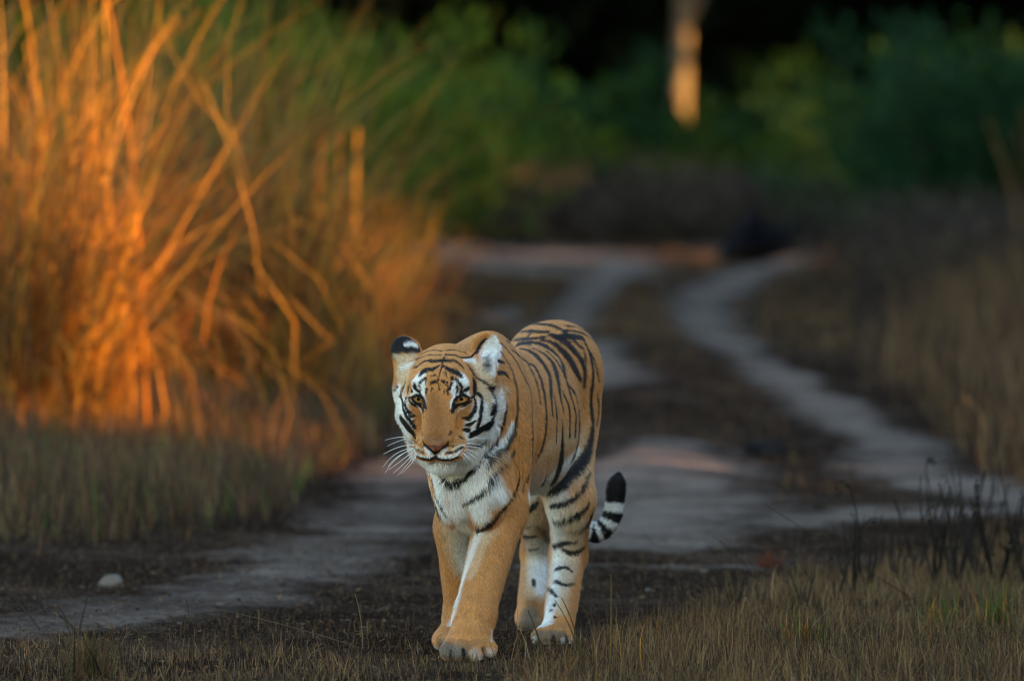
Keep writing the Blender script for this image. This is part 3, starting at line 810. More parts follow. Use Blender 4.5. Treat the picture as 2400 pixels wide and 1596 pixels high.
def sheet(xs, ys):
    X, Y = np.meshgrid(xs, ys, indexing='ij'); P = np.c_[X.ravel(), Y.ravel()]
    n, m = len(xs), len(ys); i = np.arange(n - 1)[:, None] * m; j = np.arange(m - 1)[None]
    F = np.stack([i + j, i + m + j, i + m + j + 1, i + j + 1], -1).reshape(-1, 4)
    return P, F
GP, GF = sheet(xs, ys)
GZ = gz(GP)
def soil_mat(name, dark, mid, pale, scale, bump, fade=None):
    m, nt, b = new_mat(name)
    tc = nt.nodes.new('ShaderNodeTexCoord'); L = nt.links
    n1 = nt.nodes.new('ShaderNodeTexNoise'); n1.inputs['Scale'].default_value = scale; n1.inputs['Detail'].default_value = 8; n1.inputs['Roughness'].default_value = .65
    n2 = nt.nodes.new('ShaderNodeTexNoise'); n2.inputs['Scale'].default_value = scale * 14; n2.inputs['Detail'].default_value = 6; n2.inputs['Roughness'].default_value = .7
    L.new(tc.outputs['Object'], n1.inputs['Vector']); L.new(tc.outputs['Object'], n2.inputs['Vector'])
    r = nt.nodes.new('ShaderNodeValToRGB'); e = r.color_ramp.elements
    e[0].position = .30; e[0].color = (*dark, 1); e[1].position = .72; e[1].color = (*pale, 1)
    k = e.new(.50); k.color = (*mid, 1)
    mx = nt.nodes.new('ShaderNodeMath'); mx.operation = 'MULTIPLY_ADD'; mx.inputs[1].default_value = .45
    sb = nt.nodes.new('ShaderNodeMath'); sb.operation = 'SUBTRACT'; sb.inputs[1].default_value = .22
    L.new(n2.outputs['Fac'], mx.inputs[0]); L.new(n1.outputs['Fac'], sb.inputs[0]); L.new(sb.outputs[0], mx.inputs[2])
    L.new(mx.outputs[0], r.inputs['Fac'])
    if fade is None: L.new(r.outputs['Color'], b.inputs['Base Color'])
    else:                     # thin dust over burnt soil towards the ragged edges
        r2 = nt.nodes.new('ShaderNodeValToRGB'); e = r2.color_ramp.elements
        e[0].position = .30; e[0].color = (*fade[0], 1); e[1].position = .72; e[1].color = (*fade[2], 1); k = e.new(.5); k.color = (*fade[1], 1)
        L.new(mx.outputs[0], r2.inputs['Fac'])
        at = nt.nodes.new('ShaderNodeAttribute'); at.attribute_name = 'Col'
        ad = nt.nodes.new('ShaderNodeMath'); ad.operation = 'MULTIPLY_ADD'; ad.inputs[1].default_value = 1.6
        s2 = nt.nodes.new('ShaderNodeMath'); s2.operation = 'SUBTRACT'; s2.inputs[1].default_value = .80
        L.new(n2.outputs['Fac'], ad.inputs[0]); L.new(at.outputs['Fac'], s2.inputs[0]); L.new(s2.outputs[0], ad.inputs[2]); ad.use_clamp = True
        mc = nt.nodes.new('ShaderNodeMix'); mc.data_type = 'RGBA'
        L.new(ad.outputs[0], mc.inputs['Factor']); L.new(r2.outputs['Color'], mc.inputs['A']); L.new(r.outputs['Color'], mc.inputs['B'])
        L.new(mc.outputs['Result'], b.inputs['Base Color'])
    b.inputs['Roughness'].default_value = 1.0; b.inputs['Specular IOR Level'].default_value = 0.0
    bp = nt.nodes.new('ShaderNodeBump'); bp.inputs['Strength'].default_value = bump; bp.inputs['Distance'].default_value = .02
    L.new(n2.outputs['Fac'], bp.inputs['Height']); L.new(bp.outputs['Normal'], b.inputs['Normal'])
    return m
BURNT_SOIL = ((.010, .0062, .0045), (.024, .0148, .0105), (.076, .048, .034))
ground_m = soil_mat('burnt_soil', *BURNT_SOIL, .9, 1.0)
track_m = soil_mat('pale_dust', (.062, .044, .034), (.135, .100, .081), (.220, .168, .140), 1.6, .6, BURNT_SOIL)
ground = mobj('ground', mesh_np('ground', np.c_[GP, GZ], GF, smooth=True), ground_m); tag(ground, kind='structure')
txs = np.arange(-3.2, 4.6, .05); tys = np.concatenate([np.arange(.3, 14, .07), np.geomspace(14.05, 72, 200)])
TP, TFc = sheet(txs, tys)
tm = track_mask(TP)
TZ = gz(TP) + .010 - .026 * sstep(tm, 1.05, 1.35) + .004 * fbm(TP, 3.0, 77, 3)
fd = 1 - sstep(tm, .20, 1.18)
fd = fd * (1 - .5 * sstep(TP[:, 0], -.1, -.35) * sstep(TP[:, 1], 15, 11) * sstep(fbm(TP, 1.1, 63, 2), -.5, .1))      # the near left rut is half grown over
keepf = (tm[TFc].min(1) < 1.45)
TFc = TFc[keepf]; used = np.unique(TFc); rem = np.full(len(TP), -1); rem[used] = np.arange(len(used))
track = mobj('dirt_track', mesh_np('dirt_track', np.c_[TP, TZ][used], rem[TFc], np.repeat(fd[used][:, None], 3, 1), smooth=True), track_m); tag(track, kind='structure')
def ground_at(px, py):
    y = ground_y(py); p = W(px, py, y); return np.array([p[0], p[1], gz(np.array([[p[0], p[1]]]))[0]])

# pale stone beside the left rut, clods and small stones on the track
def rock(r, seed, sq=(1, .8, .7), n=18, m=12):
    th = np.linspace(0, math.pi, m); ph = np.linspace(0, 2 * math.pi, n, endpoint=False)
    V = np.array([[math.sin(t) * math.cos(p), math.sin(t) * math.sin(p), math.cos(t)] for t in th for p in ph])
    for k in range(9):        # chipped faces
        g = np.random.default_rng(seed * 31 + k); nrm = unit(g.normal(0, 1, 3)); h = g.uniform(.62, .9)
        d = np.maximum(V @ nrm - h, 0); V = V - d[:, None] * nrm
    V = V * (1 + .08 * fbm(V, 2.5, seed, 3))[:, None] * r * np.array(sq)
    F = np.array([(i * n + j, i * n + (j + 1) % n, (i + 1) * n + (j + 1) % n, (i + 1) * n + j) for i in range(m - 1) for j in range(n)])[:, ::-1]
    return V, F
stone_m = soil_mat('pale_stone', (.10, .08, .065), (.17, .14, .115), (.24, .20, .165), 9.0, .4)
dark_m = soil_mat('dark_clod', (.010, .010, .012), (.020, .019, .020), (.040, .036, .034), 6.0, .5)
def put_rock(name, px, py, r, seed, sq, mat, label, cat='stone', group=None, sink=.35):
    p = ground_at(px, py); V, F = rock(r, seed, sq)
    o = mobj(name, mesh_np(name, V + np.array([0, 0, r * sq[2] * (1 - sink)]), F, smooth=False), mat)
    o.location = p; return tag(o, label, cat, group)
put_rock('stone', 258, 1377, .043, 3, (1.0, .8, .66), stone_m, 'pale cream stone lying by itself in the dark burnt verge')
put_rock('clod', 1790, 1082, .085, 8, (1.0, .9, .62), dark_m, 'blue-black clod of earth on the strip between the wheel ruts', 'clod')
SMALL = 'small grey stone scattered on the dusty track'
for (px, py, r, sd) in ((515, 1418, .014, 11), (640, 1390, .010, 12), (730, 1352, .013, 13), (915, 1330, .012, 14), (420, 1462, .009, 15), (1520, 1395, .012, 16), (1650, 1340, .014, 17), (1575, 1320, .010, 18), (1880, 1500, .012, 19), (980, 1290, .013, 20)):
    put_rock('small_stone', px, py, r, sd, (1, .8, .6), stone_m, SMALL, 'stone', 'small stones on the track')
# ================================================================== PLANTS
def blades(base, length, lean, az, width, curve, nseg, cb, ct, kink=0.0):
    """ribbon blades: arrays of n; returns V, F, col"""
    n = len(base); t = np.linspace(0, 1, nseg + 1)
    dirh = np.c_[np.cos(az), np.sin(az), np.zeros(n)]; side = np.c_[-np.sin(az), np.cos(az), np.zeros(n)]
    # ribbons face a random way
    fa = rng.uniform(0, math.pi, n); wd = unit(side * np.cos(fa)[:, None] + dirh * np.sin(fa)[:, None])
    th = lean[:, None] + curve[:, None] * t[None] ** 1.3
    if kink:                  # broken blades fold over part of the way up
        kt = rng.uniform(.3, .9, n); ka = np.where(rng.random(n) < kink, rng.uniform(.5, 2.2, n), 0.0) * np.where(rng.random(n) < .5, 1, -1)
        th = th + np.where(t[None] >= kt[:, None], ka[:, None], 0)
    seg = length[:, None] / nseg
    dx = np.concatenate([np.zeros((n, 1)), np.cumsum(np.sin(th[:, :-1]) * seg, 1)], 1); dz = np.concatenate([np.zeros((n, 1)), np.cumsum(np.cos(th[:, :-1]) * seg, 1)], 1)
    Cn = base[:, None] + dirh[:, None] * dx[..., None]; Cn[..., 2] += dz
    w = width[:, None] * (1 - t[None] ** 1.6 * .92)
    Lf = Cn - wd[:, None] * w[..., None] * .5; Rt = Cn + wd[:, None] * w[..., None] * .5
    V = np.stack([Lf, Rt], 2).reshape(n, -1, 3)
    b = np.arange(n)[:, None, None] * (2 * (nseg + 1)); k = np.arange(nseg)[None, :, None] * 2
    F = (b + k + np.array([0, 1, 3, 2])[None, None]).reshape(-1, 4)
    col = cb[:, None] * (1 - t[None, :, None]) + ct[:, None] * t[None, :, None]
    col = np.repeat(col, 2, axis=1)
    return V.reshape(-1, 3), F, col.reshape(-1, 3)
def pick(n, pal, jit=.25):
    pal = np.array(pal); return pal[rng.integers(0, len(pal), n)] * rng.uniform(1 - jit, 1 + jit, n)[:, None]
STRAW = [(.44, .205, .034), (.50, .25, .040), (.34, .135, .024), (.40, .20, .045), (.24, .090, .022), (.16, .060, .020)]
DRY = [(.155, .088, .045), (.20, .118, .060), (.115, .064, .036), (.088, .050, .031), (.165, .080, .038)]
TURF = [(.29, .180, .080), (.35, .225, .105), (.21, .125, .058), (.15, .085, .044), (.25, .130, .052)]
OLIVE = [(.085, .072, .025), (.06, .060, .022), (.12, .088, .035)]
BURNT = [(.040, .027, .019), (.065, .044, .030), (.024, .017, .014), (.10, .068, .044)]
GREEN = [(.055, .12, .022), (.075, .15, .03), (.04, .09, .02), (.11, .16, .03)]
grass_m = attr_mat('dry_grass', .85, .04, trans=.28)
leaf_m = attr_mat('green_leaves', .75, .06, trans=.30)
wood_m = attr_mat('dry_wood', .95, .0, noise=.3, nscale=20)

def field(name, n, sampler, hl, hh, pals, wts, wlo, whi, label_kind=True, lean=.35, curve=.7, nseg=3, tipbright=1.15):
    P = sampler(n); n = len(P)
    z = gz(P)
    base = np.c_[P, z - .006]
    ch = rng.choice(len(pals), n, p=np.array(wts) / sum(wts))
    col = np.zeros((n, 3))
    for i, pl in enumerate(pals):
        m = ch == i; col[m] = pick(m.sum(), pl)
    L = rng.uniform(hl, hh, n) * (.72 + .55 * fbm(P, 2.3, 90, 3) + .45 * rng.random(n) ** 3)
    col = col * (1 + .35 * fbm(P, 1.9, 91, 3))[:, None]
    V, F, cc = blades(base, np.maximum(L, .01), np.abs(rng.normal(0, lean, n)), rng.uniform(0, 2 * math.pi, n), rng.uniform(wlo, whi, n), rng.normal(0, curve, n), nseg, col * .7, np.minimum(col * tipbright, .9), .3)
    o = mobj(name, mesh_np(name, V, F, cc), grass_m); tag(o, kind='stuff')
    return o
def px_sampler(x0, x1, r0, r1, dens=None):
    """points whose feet show between these columns and rows of the photograph"""
    def f(n):
        y0, y1 = ground_y(r1), ground_y(r0)
        u = rng.random(n * 2); y = y0 + (y1 - y0) * u
        d = y - CAM[1]; px = rng.uniform(x0, x1, n * 2)
        P = np.c_[(px - 1200) / FPX * d, y]
        if dens is not None:
            keep = rng.random(len(P)) < dens(P, px, 122 + FPX * 1.7 / d)
            P = P[keep]
        return P[:n]
    return f
offtrack = lambda P: sstep(track_mask(P), .8, 1.15)
# ---- low grasses and litter
def d_fr(P, px, row):      # dry turf in the right foreground, ragged edge rising to the right
    edge = np.interp(px, [1200, 1450, 1700, 1900, 2150, 2400], [1560, 1480, 1400, 1345, 1300, 1240]) + 34 * fbm(P, 2.2, 41, 3)
    return sstep(row, edge - 10, edge + 60) * (.35 + .65 * sstep(fbm(P, 2.6, 43, 3), -.5, .2))
field('dry_turf', 58000, px_sampler(1180, 2900, 1180, 1760, d_fr), .03, .125, [TURF, DRY, OLIVE, BURNT], [.34, .34, .07, .25], .0013, .0036, lean=.5, curve=1.0, nseg=4)
def d_fc(P, px, row): return d_fr(P, px, row) * sstep(fbm(P, 3.4, 57, 3), .05, .45)
field('tall_straw', 4200, px_sampler(1180, 2900, 1180, 1760, d_fc), .09, .20, [TURF, STRAW, DRY, OLIVE], [.45, .15, .30, .10], .0018, .0042, lean=.35, curve=.9, nseg=5)
def d_fl(P, px, row):
    return sstep(row, 1450, 1570) * (.25 + .75 * sstep(fbm(P, 2.4, 44, 3), -.2, .4))
field('dry_turf', 15000, px_sampler(-80, 1300, 1400, 1720, d_fl), .022, .07, [TURF, DRY, OLIVE, BURNT], [.24, .40, .05, .31], .0014, .0034, lean=.55)
def d_bk(P, px, row):      # dark burnt stubble over the rest of the near ground
    return (.10 + .9 * offtrack(P)) * (.3 + .7 * sstep(fbm(P, 1.9, 45, 3), -.5, .3))
field('burnt_stubble', 30000, px_sampler(-100, 2500, 1120, 1600, d_bk), .012, .05, [BURNT, DRY], [.75, .25], .0015, .0036, lean=.8, curve=.5, nseg=2)
def d_lv(P, px, row):      # left verge
    edge = np.interp(px, [-1000, -100, 300, 600, 800, 950], [1400, 1330, 1290, 1240, 1130, 1010]) + 30 * fbm(P, 1.4, 46, 3)
    return sstep(row, edge + 20, edge - 60) * offtrack(P)
field('verge_grass', 44000, px_sampler(-1000, 960, 900, 1350, d_lv), .07, .24, [TURF, DRY, OLIVE, BURNT, GREEN], [.10, .40, .06, .41, .03], .003, .008, lean=.35)
def d_rv(P, px, row):      # right bank
    tx = 1.75 + .75 * sstep(P[:, 1], 28, 42)
    return sstep(P[:, 0], tx, tx + .5) * (1 - sstep(P[:, 1], 47, 51) * sstep(P[:, 0], 3.2, 2.8)) * (.2 + .8 * sstep(fbm(P, .9, 47, 3), -.4, .3))
field('bank_grass', 30000, px_sampler(1700, 3100, 560, 1180, d_rv), .12, .42, [DRY, BURNT, TURF], [.58, .34, .08], .006, .014, lean=.3)
def d_mid(P, px, row):     # strip between the ruts and ragged road edges
    c = np.interp(P[:, 1], [0, 12, 30, 45, 60], [.2, 1.05, .88, .85, 1.3])
    return offtrack(P) * (.15 + .85 * np.exp(-((P[:, 0] - c) / .35) ** 2)) * sstep(fbm(P * np.array([1, .5]), 1.6, 48, 3), -.35, .15)
field('strip_grass', 14000, px_sampler(900, 2200, 640, 1230, d_mid), .03, .10, [BURNT, DRY], [.50, .50], .004, .010, lean=.6)
def d_far(P, px, row):     # thin dry grass over the far ground, round the bend
    return offtrack(P) * (.25 + .75 * sstep(fbm(P * np.array([1, .6]), 1.2, 49, 3), -.3, .3))
field('far_dry_grass', 15000, px_sampler(820, 2000, 565, 830, d_far), .03, .10, [DRY, TURF, BURNT], [.55, .25, .20], .007, .016, lean=.6, nseg=2)
# dead leaves, straw and crumbs lying about
def litter(n):
    P = px_sampler(-100, 2500, 1260, 1640)(n); n = len(P)
    z = gz(P) + rng.uniform(.006, .02, n); s = rng.uniform(.003, .013, n); a = rng.uniform(0, 6.28, n)
    u = np.c_[np.cos(a), np.sin(a), rng.normal(0, .35, n)] * s[:, None]; v = np.c_[-np.sin(a), np.cos(a), rng.normal(0, .5, n)] * (s * rng.uniform(.08, .35, n))[:, None]
    c = np.c_[P, z]; V = np.stack([c - u, c - v, c + u, c + v], 1).reshape(-1, 3)
    col = np.repeat(pick(n, DRY + BURNT + BURNT + [(.15, .11, .08)]), 4, axis=0)
    return V, np.arange(n * 4).reshape(-1, 4), col
V, F, cc = litter(24000)
tag(mobj('leaf_litter', mesh_np('leaf_litter', V, F, cc), grass_m), kind='stuff')

# ---- tall elephant grass: three clumps left of the track
def tall_clump(label, cx, cy, rx, ry, n, lo, hi, curve, pals, wts, stalks, seed):
    g = np.random.default_rng(seed)
    root = empty('tall_grass_clump', (cx, cy, gz(np.array([[cx, cy]]))[0]))
    tag(root, label, 'grass clump', 'tall dry grass clumps on the left verge')
    O = np.array(root.location)
    r = np.sqrt(g.random(n)); a = g.uniform(0, 6.28, n)
    P = np.c_[cx + r * np.cos(a) * rx, cy + r * np.sin(a) * ry]
    base = np.c_[P, gz(P) - .02] - O
    az = np.where(g.random(n) < .30, np.arctan2(r * np.sin(a) * ry, r * np.cos(a) * rx) + g.normal(0, .7, n), g.uniform(0, 6.28, n))
    ch = g.choice(len(pals), n, p=np.array(wts) / sum(wts)); col = np.zeros((n, 3))
    for i, pl in enumerate(pals):
        m = ch == i; col[m] = pick(m.sum(), pl)
    L = g.uniform(lo, hi, n) * np.where(g.random(n) < .4, .6, 1.0)
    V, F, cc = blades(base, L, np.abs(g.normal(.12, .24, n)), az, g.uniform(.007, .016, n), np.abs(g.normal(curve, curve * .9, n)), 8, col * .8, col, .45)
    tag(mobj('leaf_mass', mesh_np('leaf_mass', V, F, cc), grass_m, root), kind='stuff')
    for (px, py, px2, py2, wdt) in stalks:      # single canes that stand out of the mass
        y = cy + g.uniform(-.5, .3) * ry
        A, B = W(px, py, y), W(px2, py2, y + g.uniform(-.2, .2))
        G0 = A.copy(); G0[2] = gz(np.array([[A[0], A[1]]]))[0] - .02; G0[0] -= (B - A)[0] * .15
        t = np.linspace(0, 1, 8)[:, None]
        ctl = A + (A - B) * .0
        pts = (1 - t) ** 2 * G0 + 2 * t * (1 - t) * ctl + t ** 2 * B
        Vt, Ft = tube(pts - O, np.linspace(wdt, wdt * .45, 8) * .5, 6)
        c = pick(1, STRAW, .2)[0]
        mobj('cane', mesh_np('cane', Vt, Ft, np.tile(c, (len(Vt), 1)), smooth=True), grass_m, root)
    return root
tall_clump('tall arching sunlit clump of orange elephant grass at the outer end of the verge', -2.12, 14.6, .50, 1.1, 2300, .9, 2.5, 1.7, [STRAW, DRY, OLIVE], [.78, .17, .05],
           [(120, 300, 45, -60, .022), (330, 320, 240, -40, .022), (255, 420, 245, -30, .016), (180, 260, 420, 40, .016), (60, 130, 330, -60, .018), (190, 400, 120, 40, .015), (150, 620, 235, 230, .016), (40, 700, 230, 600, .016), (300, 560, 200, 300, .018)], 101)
tall_clump('loose greyish clump of elephant grass with long leaning canes', -1.50, 20.0, .66, 1.2, 2600, .9, 2.3, .9, [STRAW, DRY, OLIVE, GREEN], [.62, .22, .12, .04],
           [(380, 210, 540, -30, .018), (350, 260, 330, -40, .030), (440, 180, 455, -40, .020), (600, 100, 640, -40, .028), (420, 330, 690, 160, .016), (500, 380, 770, 250, .014), (640, 230, 750, 80, .014), (330, 430, 560, 60, .018), (560, 330, 680, 120, .014), (300, 160, 260, -40, .016)], 102)
tall_clump('low ragged clump of glowing amber grass beside the tiger\'s track', -.88, 25.5, .42, .9, 1900, .40, 1.15, 1.0, [STRAW, DRY], [.90, .10],
           [(830, 470, 838, 300, .030), (790, 400, 800, 305, .024), (740, 380, 760, 290, .024), (780, 440, 800, 420, .022), (700, 460, 690, 350, .022), (850, 560, 880, 470, .020), (870, 600, 900, 540, .020)], 103)
# sparse short dry grass at their feet
def d_ft(P, px, row): return np.ones(len(P)) * sstep(P[:, 0], -.35, -.6)
field('verge_grass', 9000, px_sampler(-1100, 1000, 780, 1010, d_ft), .2, .7, [STRAW, DRY, OLIVE, GREEN], [.35, .42, .15, .08], .006, .013, lean=.25, curve=.9, nseg=4)

# ---- dark dried weeds and thin stems in the near ground
def weed_mesh(seed, h, nb, leafy):
    g = np.random.default_rng(seed); Vs, Fs, Cs, k = [], [], [], 0
    def add(pts, r0, r1, c):
        nonlocal k
        V, F = tube(pts, np.linspace(r0, r1, len(pts)), 4); Vs.append(V); Fs.append(F + k); Cs.append(np.tile(c, (len(V), 1))); k += len(V)
    c = np.array([.020, .016, .014]) * g.uniform(.7, 1.6)
    for s in range(nb):
        a = g.uniform(0, 6.28); ln = h * g.uniform(.5, 1.0); t = np.linspace(0, 1, 6)[:, None]
        tip = np.array([math.cos(a) * ln * g.uniform(.05, .35), math.sin(a) * ln * .3, ln])
        bow = np.array([g.normal(0, .05), 0, 0]) * ln
        pts = tip * t + bow * (t * (1 - t) * 4)
        add(pts, .0030, .0011, c)
        for b in range(g.integers(0, 4) if leafy else g.integers(0, 2)):
            q = pts[g.integers(2, 6)]; e = q + np.array([g.normal(0, .3), g.normal(0, .2), g.uniform(.05, .4)]) * ln * .35
            add(np.array([q, (q + e) / 2 + np.array([0, 0, .01]), e]), .0016, .0007, c)
            if leafy:
                for l in range(3):
                    p = q + (e - q) * g.uniform(.3, 1); s_ = g.uniform(.006, .014); d = unit(g.normal(0, 1, 3)) * s_; o = unit(g.normal(0, 1, 3)) * s_ * .4
                    Vs.append(np.array([p, p + d * .5 + o, p + d, p + d * .5 - o])); Fs.append(np.array([[k, k + 1, k + 2, k + 3]])); k += 4
                    Cs.append(np.tile(np.array([.05, .045, .025]) * g.uniform(.5, 1.4), (4, 1)))
    return mesh_np('dry_weed', np.concatenate(Vs), np.concatenate(Fs), np.concatenate(Cs))
weed_ms = [weed_mesh(200 + i, .22, 5 + i % 3, i % 2 == 0) for i in range(6)]
WL = 'blackened many-stemmed dead weed standing in the dry turf'
for i, (px, py, sc) in enumerate(((2000, 1400, 1.15), (2035, 1395, .9), (1985, 1350, .8), (2150, 1350, 1.1), (2190, 1375, 1.3), (2240, 1380, 1.35), (2215, 1340, 1.2), (2290, 1360, 1.1), (2340, 1380, 1.25), (2380, 1350, 1.3), (2410, 1390, 1.1), (2100, 1380, .8), (1960, 1420, .7), (1880, 1450, .7), (2320, 1320, 1.0), (2060, 1340, .7), (1720, 1450, .6), (2270, 1330, 1.2))):
    o = mobj('dry_weed', weed_ms[i % 6], wood_m); o.location = ground_at(px, py) - np.array([0, 0, .004]); o.rotation_euler = (0, 0, i * 1.7); o.scale = (sc * 1.35,) * 3
    tag(o, WL, 'weed', 'dead weeds in the right foreground')
def stem(px, py, pxt, pyt, r, col, label, group=None, bow=.0, name='dry_reed', dy=0.0):
    A = ground_at(px, py); B = W(pxt, pyt, A[1] + dy); t = np.linspace(0, 1, 9)[:, None]
    side = np.array([bow, 0, abs(bow) * .6])
    pts = A + (B - A) * t + side * (t * (1 - t) * 4) - np.array([0, 0, .006]) * (1 - t)
    V, F = tube(pts - A, np.linspace(r, r * .45, 9), 5)
    o = mobj(name, mesh_np(name, V, F, np.tile(col, (len(V), 1)), smooth=True), wood_m); o.location = A
    return tag(o, label, 'reed', group)
SG, SL = 'bare stems standing along the edge of the track', 'single bare dark stem rising from the edge of the turf'
for (a, b, c, d, bw) in ((2180, 1430, 1788, 1178, .0), (1800, 1420, 1670, 1255, .02), (1735, 1300, 1722, 1285, 0), (1750, 1470, 1655, 1350, .01), (1645, 1475, 1644, 1352, 0), (1540, 1490, 1537, 1410, 0), (1570, 1490, 1562, 1405, .004), (1905, 1430, 1902, 1335, 0), (1725, 1400, 1724, 1280, .004), (2115, 1380, 2122, 1150, 0),
                         (2260, 1390, 2280, 1230, .01), (2200, 1330, 2205, 1120, 0), (2215, 1395, 2218, 1175, .01), (1450, 1500, 1420, 1345, .03), (970, 1400, 955, 1290, .01), (440, 1500, 436, 1405, .006)):
    stem(a, b, c, d, .0019, (.035, .026, .020), SL, SG, bw)
stem(860, 1520, 485, 1422, .0022, (.11, .08, .055), 'long pale straw leaning low over the bare soil', None, .01)
stem(1280, 1560, 1238, 1430, .0030, (.16, .14, .06), 'short olive blade standing in front of the hind paw', None, .004, dy=-.4)
stem(1375, 1590, 1300, 1405, .0026, (.12, .10, .045), 'thin olive stem crossing in front of the hind paw', None, .012, dy=-.35)
stem(1370, 1580, 1316, 1400, .0026, (.13, .11, .045), 'pale green stem beside the crossing stem at the hind paw', None, .010, dy=-.35)
stem(1430, 1575, 1432, 1345, .0030, (.20, .14, .05), 'yellow upright blade at the corner of the dry turf', None, .002, dy=-.3)
stem(850, 1520, 832, 1390, .0022, (.20, .14, .08), 'slender straw-coloured stalk on the trampled soil', None, .006)
# fallen twigs, left foreground
def twig(px, py, segs, label, r=.004):
    A = ground_at(px, py); Vs, Fs, k = [], [], 0
    for (p0, p1, w) in segs:
        a, b = W(*p0, A[1]), W(*p1, A[1] + .03); t = np.linspace(0, 1, 6)[:, None]
        pts = a + (b - a) * t + .008 * fbm(np.c_[t * 7 + p0[0], t, t], 1.0, 3, 2)[:, None] * np.array([1, .5, 1])
        V, F = tube(pts - A, np.linspace(w, w * .4, 6), 5); Vs.append(V); Fs.append(F + k); k += len(V)
    V = np.concatenate(Vs)
    o = mobj('twig', mesh_np('twig', V, np.concatenate(Fs), np.tile((.050, .038, .030), (len(V), 1)), smooth=True), wood_m); o.location = A
    return tag(o, label, 'twig')
twig(190, 1500, [((195, 1498), (135, 1425), .005), ((185, 1482), (213, 1365), .0034), ((213, 1400), (200, 1385), .002), ((165, 1465), (100, 1400), .003)], 'forked dead twig with a tall thin prong in the left foreground')
twig(250, 1512, [((235, 1508), (330, 1487), .003), ((330, 1487), (400, 1476), .0045), ((245, 1510), (232, 1475), .002), ((240, 1510), (205, 1490), .002)], 'low crooked twig with a thick dark end lying on the dust')
twig(540, 1490, [((500, 1535), (595, 1428), .0022), ((555, 1470), (535, 1430), .0015)], 'thin broken twig propped over the bare soil')
twig(90, 1480, [((95, 1475), (0, 1355), .003), ((70, 1440), (40, 1375), .002)], 'straight grey twig slanting in from the dark verge')
# small tufts
def tuft(name, px, py, n, h, pals, wts, spread, label, cat='grass tuft', group=None):
    A = ground_at(px, py); g = rng
    P = np.c_[g.normal(0, spread, n), g.normal(0, spread * .7, n)]
    base = np.c_[P, gz(P + A[:2]) - A[2] - .008]
    ch = g.choice(len(pals), n, p=np.array(wts) / sum(wts)); col = np.zeros((n, 3))
    for i, pl in enumerate(pals):
        m = ch == i; col[m] = pick(m.sum(), pl)
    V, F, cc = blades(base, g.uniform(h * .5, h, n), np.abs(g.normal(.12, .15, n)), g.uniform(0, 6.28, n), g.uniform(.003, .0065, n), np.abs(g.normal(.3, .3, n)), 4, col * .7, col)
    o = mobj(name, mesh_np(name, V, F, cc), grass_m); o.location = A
    return tag(o, label, cat, group)
tuft('grass_tuft', 215, 1585, 90, .17, [OLIVE, DRY, BURNT], [.5, .35, .15], .035, 'olive and brown grass tuft behind which the forked twig stands')
tuft('grass_tuft', 1098, 1572, 60, .045, [TURF, DRY], [.6, .4], .016, 'trampled wisp of straw right under the front paw')
tuft('grass_tuft', 1890, 1520, 60, .12, [STRAW, OLIVE, GREEN], [.4, .35, .25], .03, 'yellow-green grass tuft in the dry turf near its left end')
tuft('grass_tuft', 2205, 1470, 60, .14, [GREEN, STRAW], [.55, .45], .03, 'fresh green grass tuft among the dead weeds')
tuft('grass_tuft', 2330, 1480, 70, .17, [GREEN, OLIVE, STRAW], [.45, .3, .25], .03, 'tall green and straw grass tuft at the far end of the dry turf')
tuft('grass_tuft', 610, 1010, 40, .22, [GREEN], [1], .05, 'bright green grass tuft on the shaded left verge')
tuft('red_seedling', 1800, 1330, 80, .085, [[(.16, .045, .025), (.12, .04, .025)]], [1], .020, 'low rust-red seedling patch at the edge of the pale dust', 'plant')

# ---- charred log lying across the far end of the right rut
def log_mesh():
    Vs, Fs, Cs, k = [], [], [], 0
    A = ground_at(1712, 622)
    def add(pts, rad, c=(.010, .011, .014), seg=10):
        nonlocal k
        pts = np.array(pts); V, F = tube(pts, rad, seg); V = V + .018 * fbm(V, 7.0, 5, 3)[:, None] * unit(V - pts.mean(0))
        Vs.append(V); Fs.append(F + k); Cs.append(np.tile(c, (len(V), 1))); k += len(V)
    S_ = lambda px, py, dy=0: W(px, py, A[1] + dy) - A
    add([S_(1690, 628), S_(1712, 600), S_(1735, 570), S_(1760, 530), S_(1772, 505)], [.055, .10, .12, .10, .05])
    add([S_(1735, 590, .1), S_(1790, 575, .3), S_(1850, 560, .5), S_(1910, 552, .7), S_(1965, 556, .9)], [.13, .14, .13, .10, .06])
    add([S_(1850, 560, .45), S_(1868, 530, .4), S_(1885, 512, .4)], [.09, .075, .03])
    add([S_(1925, 560, .8), S_(1945, 545, .8), S_(1958, 530, .8)], [.07, .06, .03])
    return A, mesh_np('fallen_log', np.concatenate(Vs), np.concatenate(Fs), np.concatenate(Cs), smooth=True)
A, me = log_mesh()
o = mobj('fallen_log', me, wood_m); o.location = A
tag(o, 'charred black fallen log with upturned roots beside the far bend of the track', 'log')

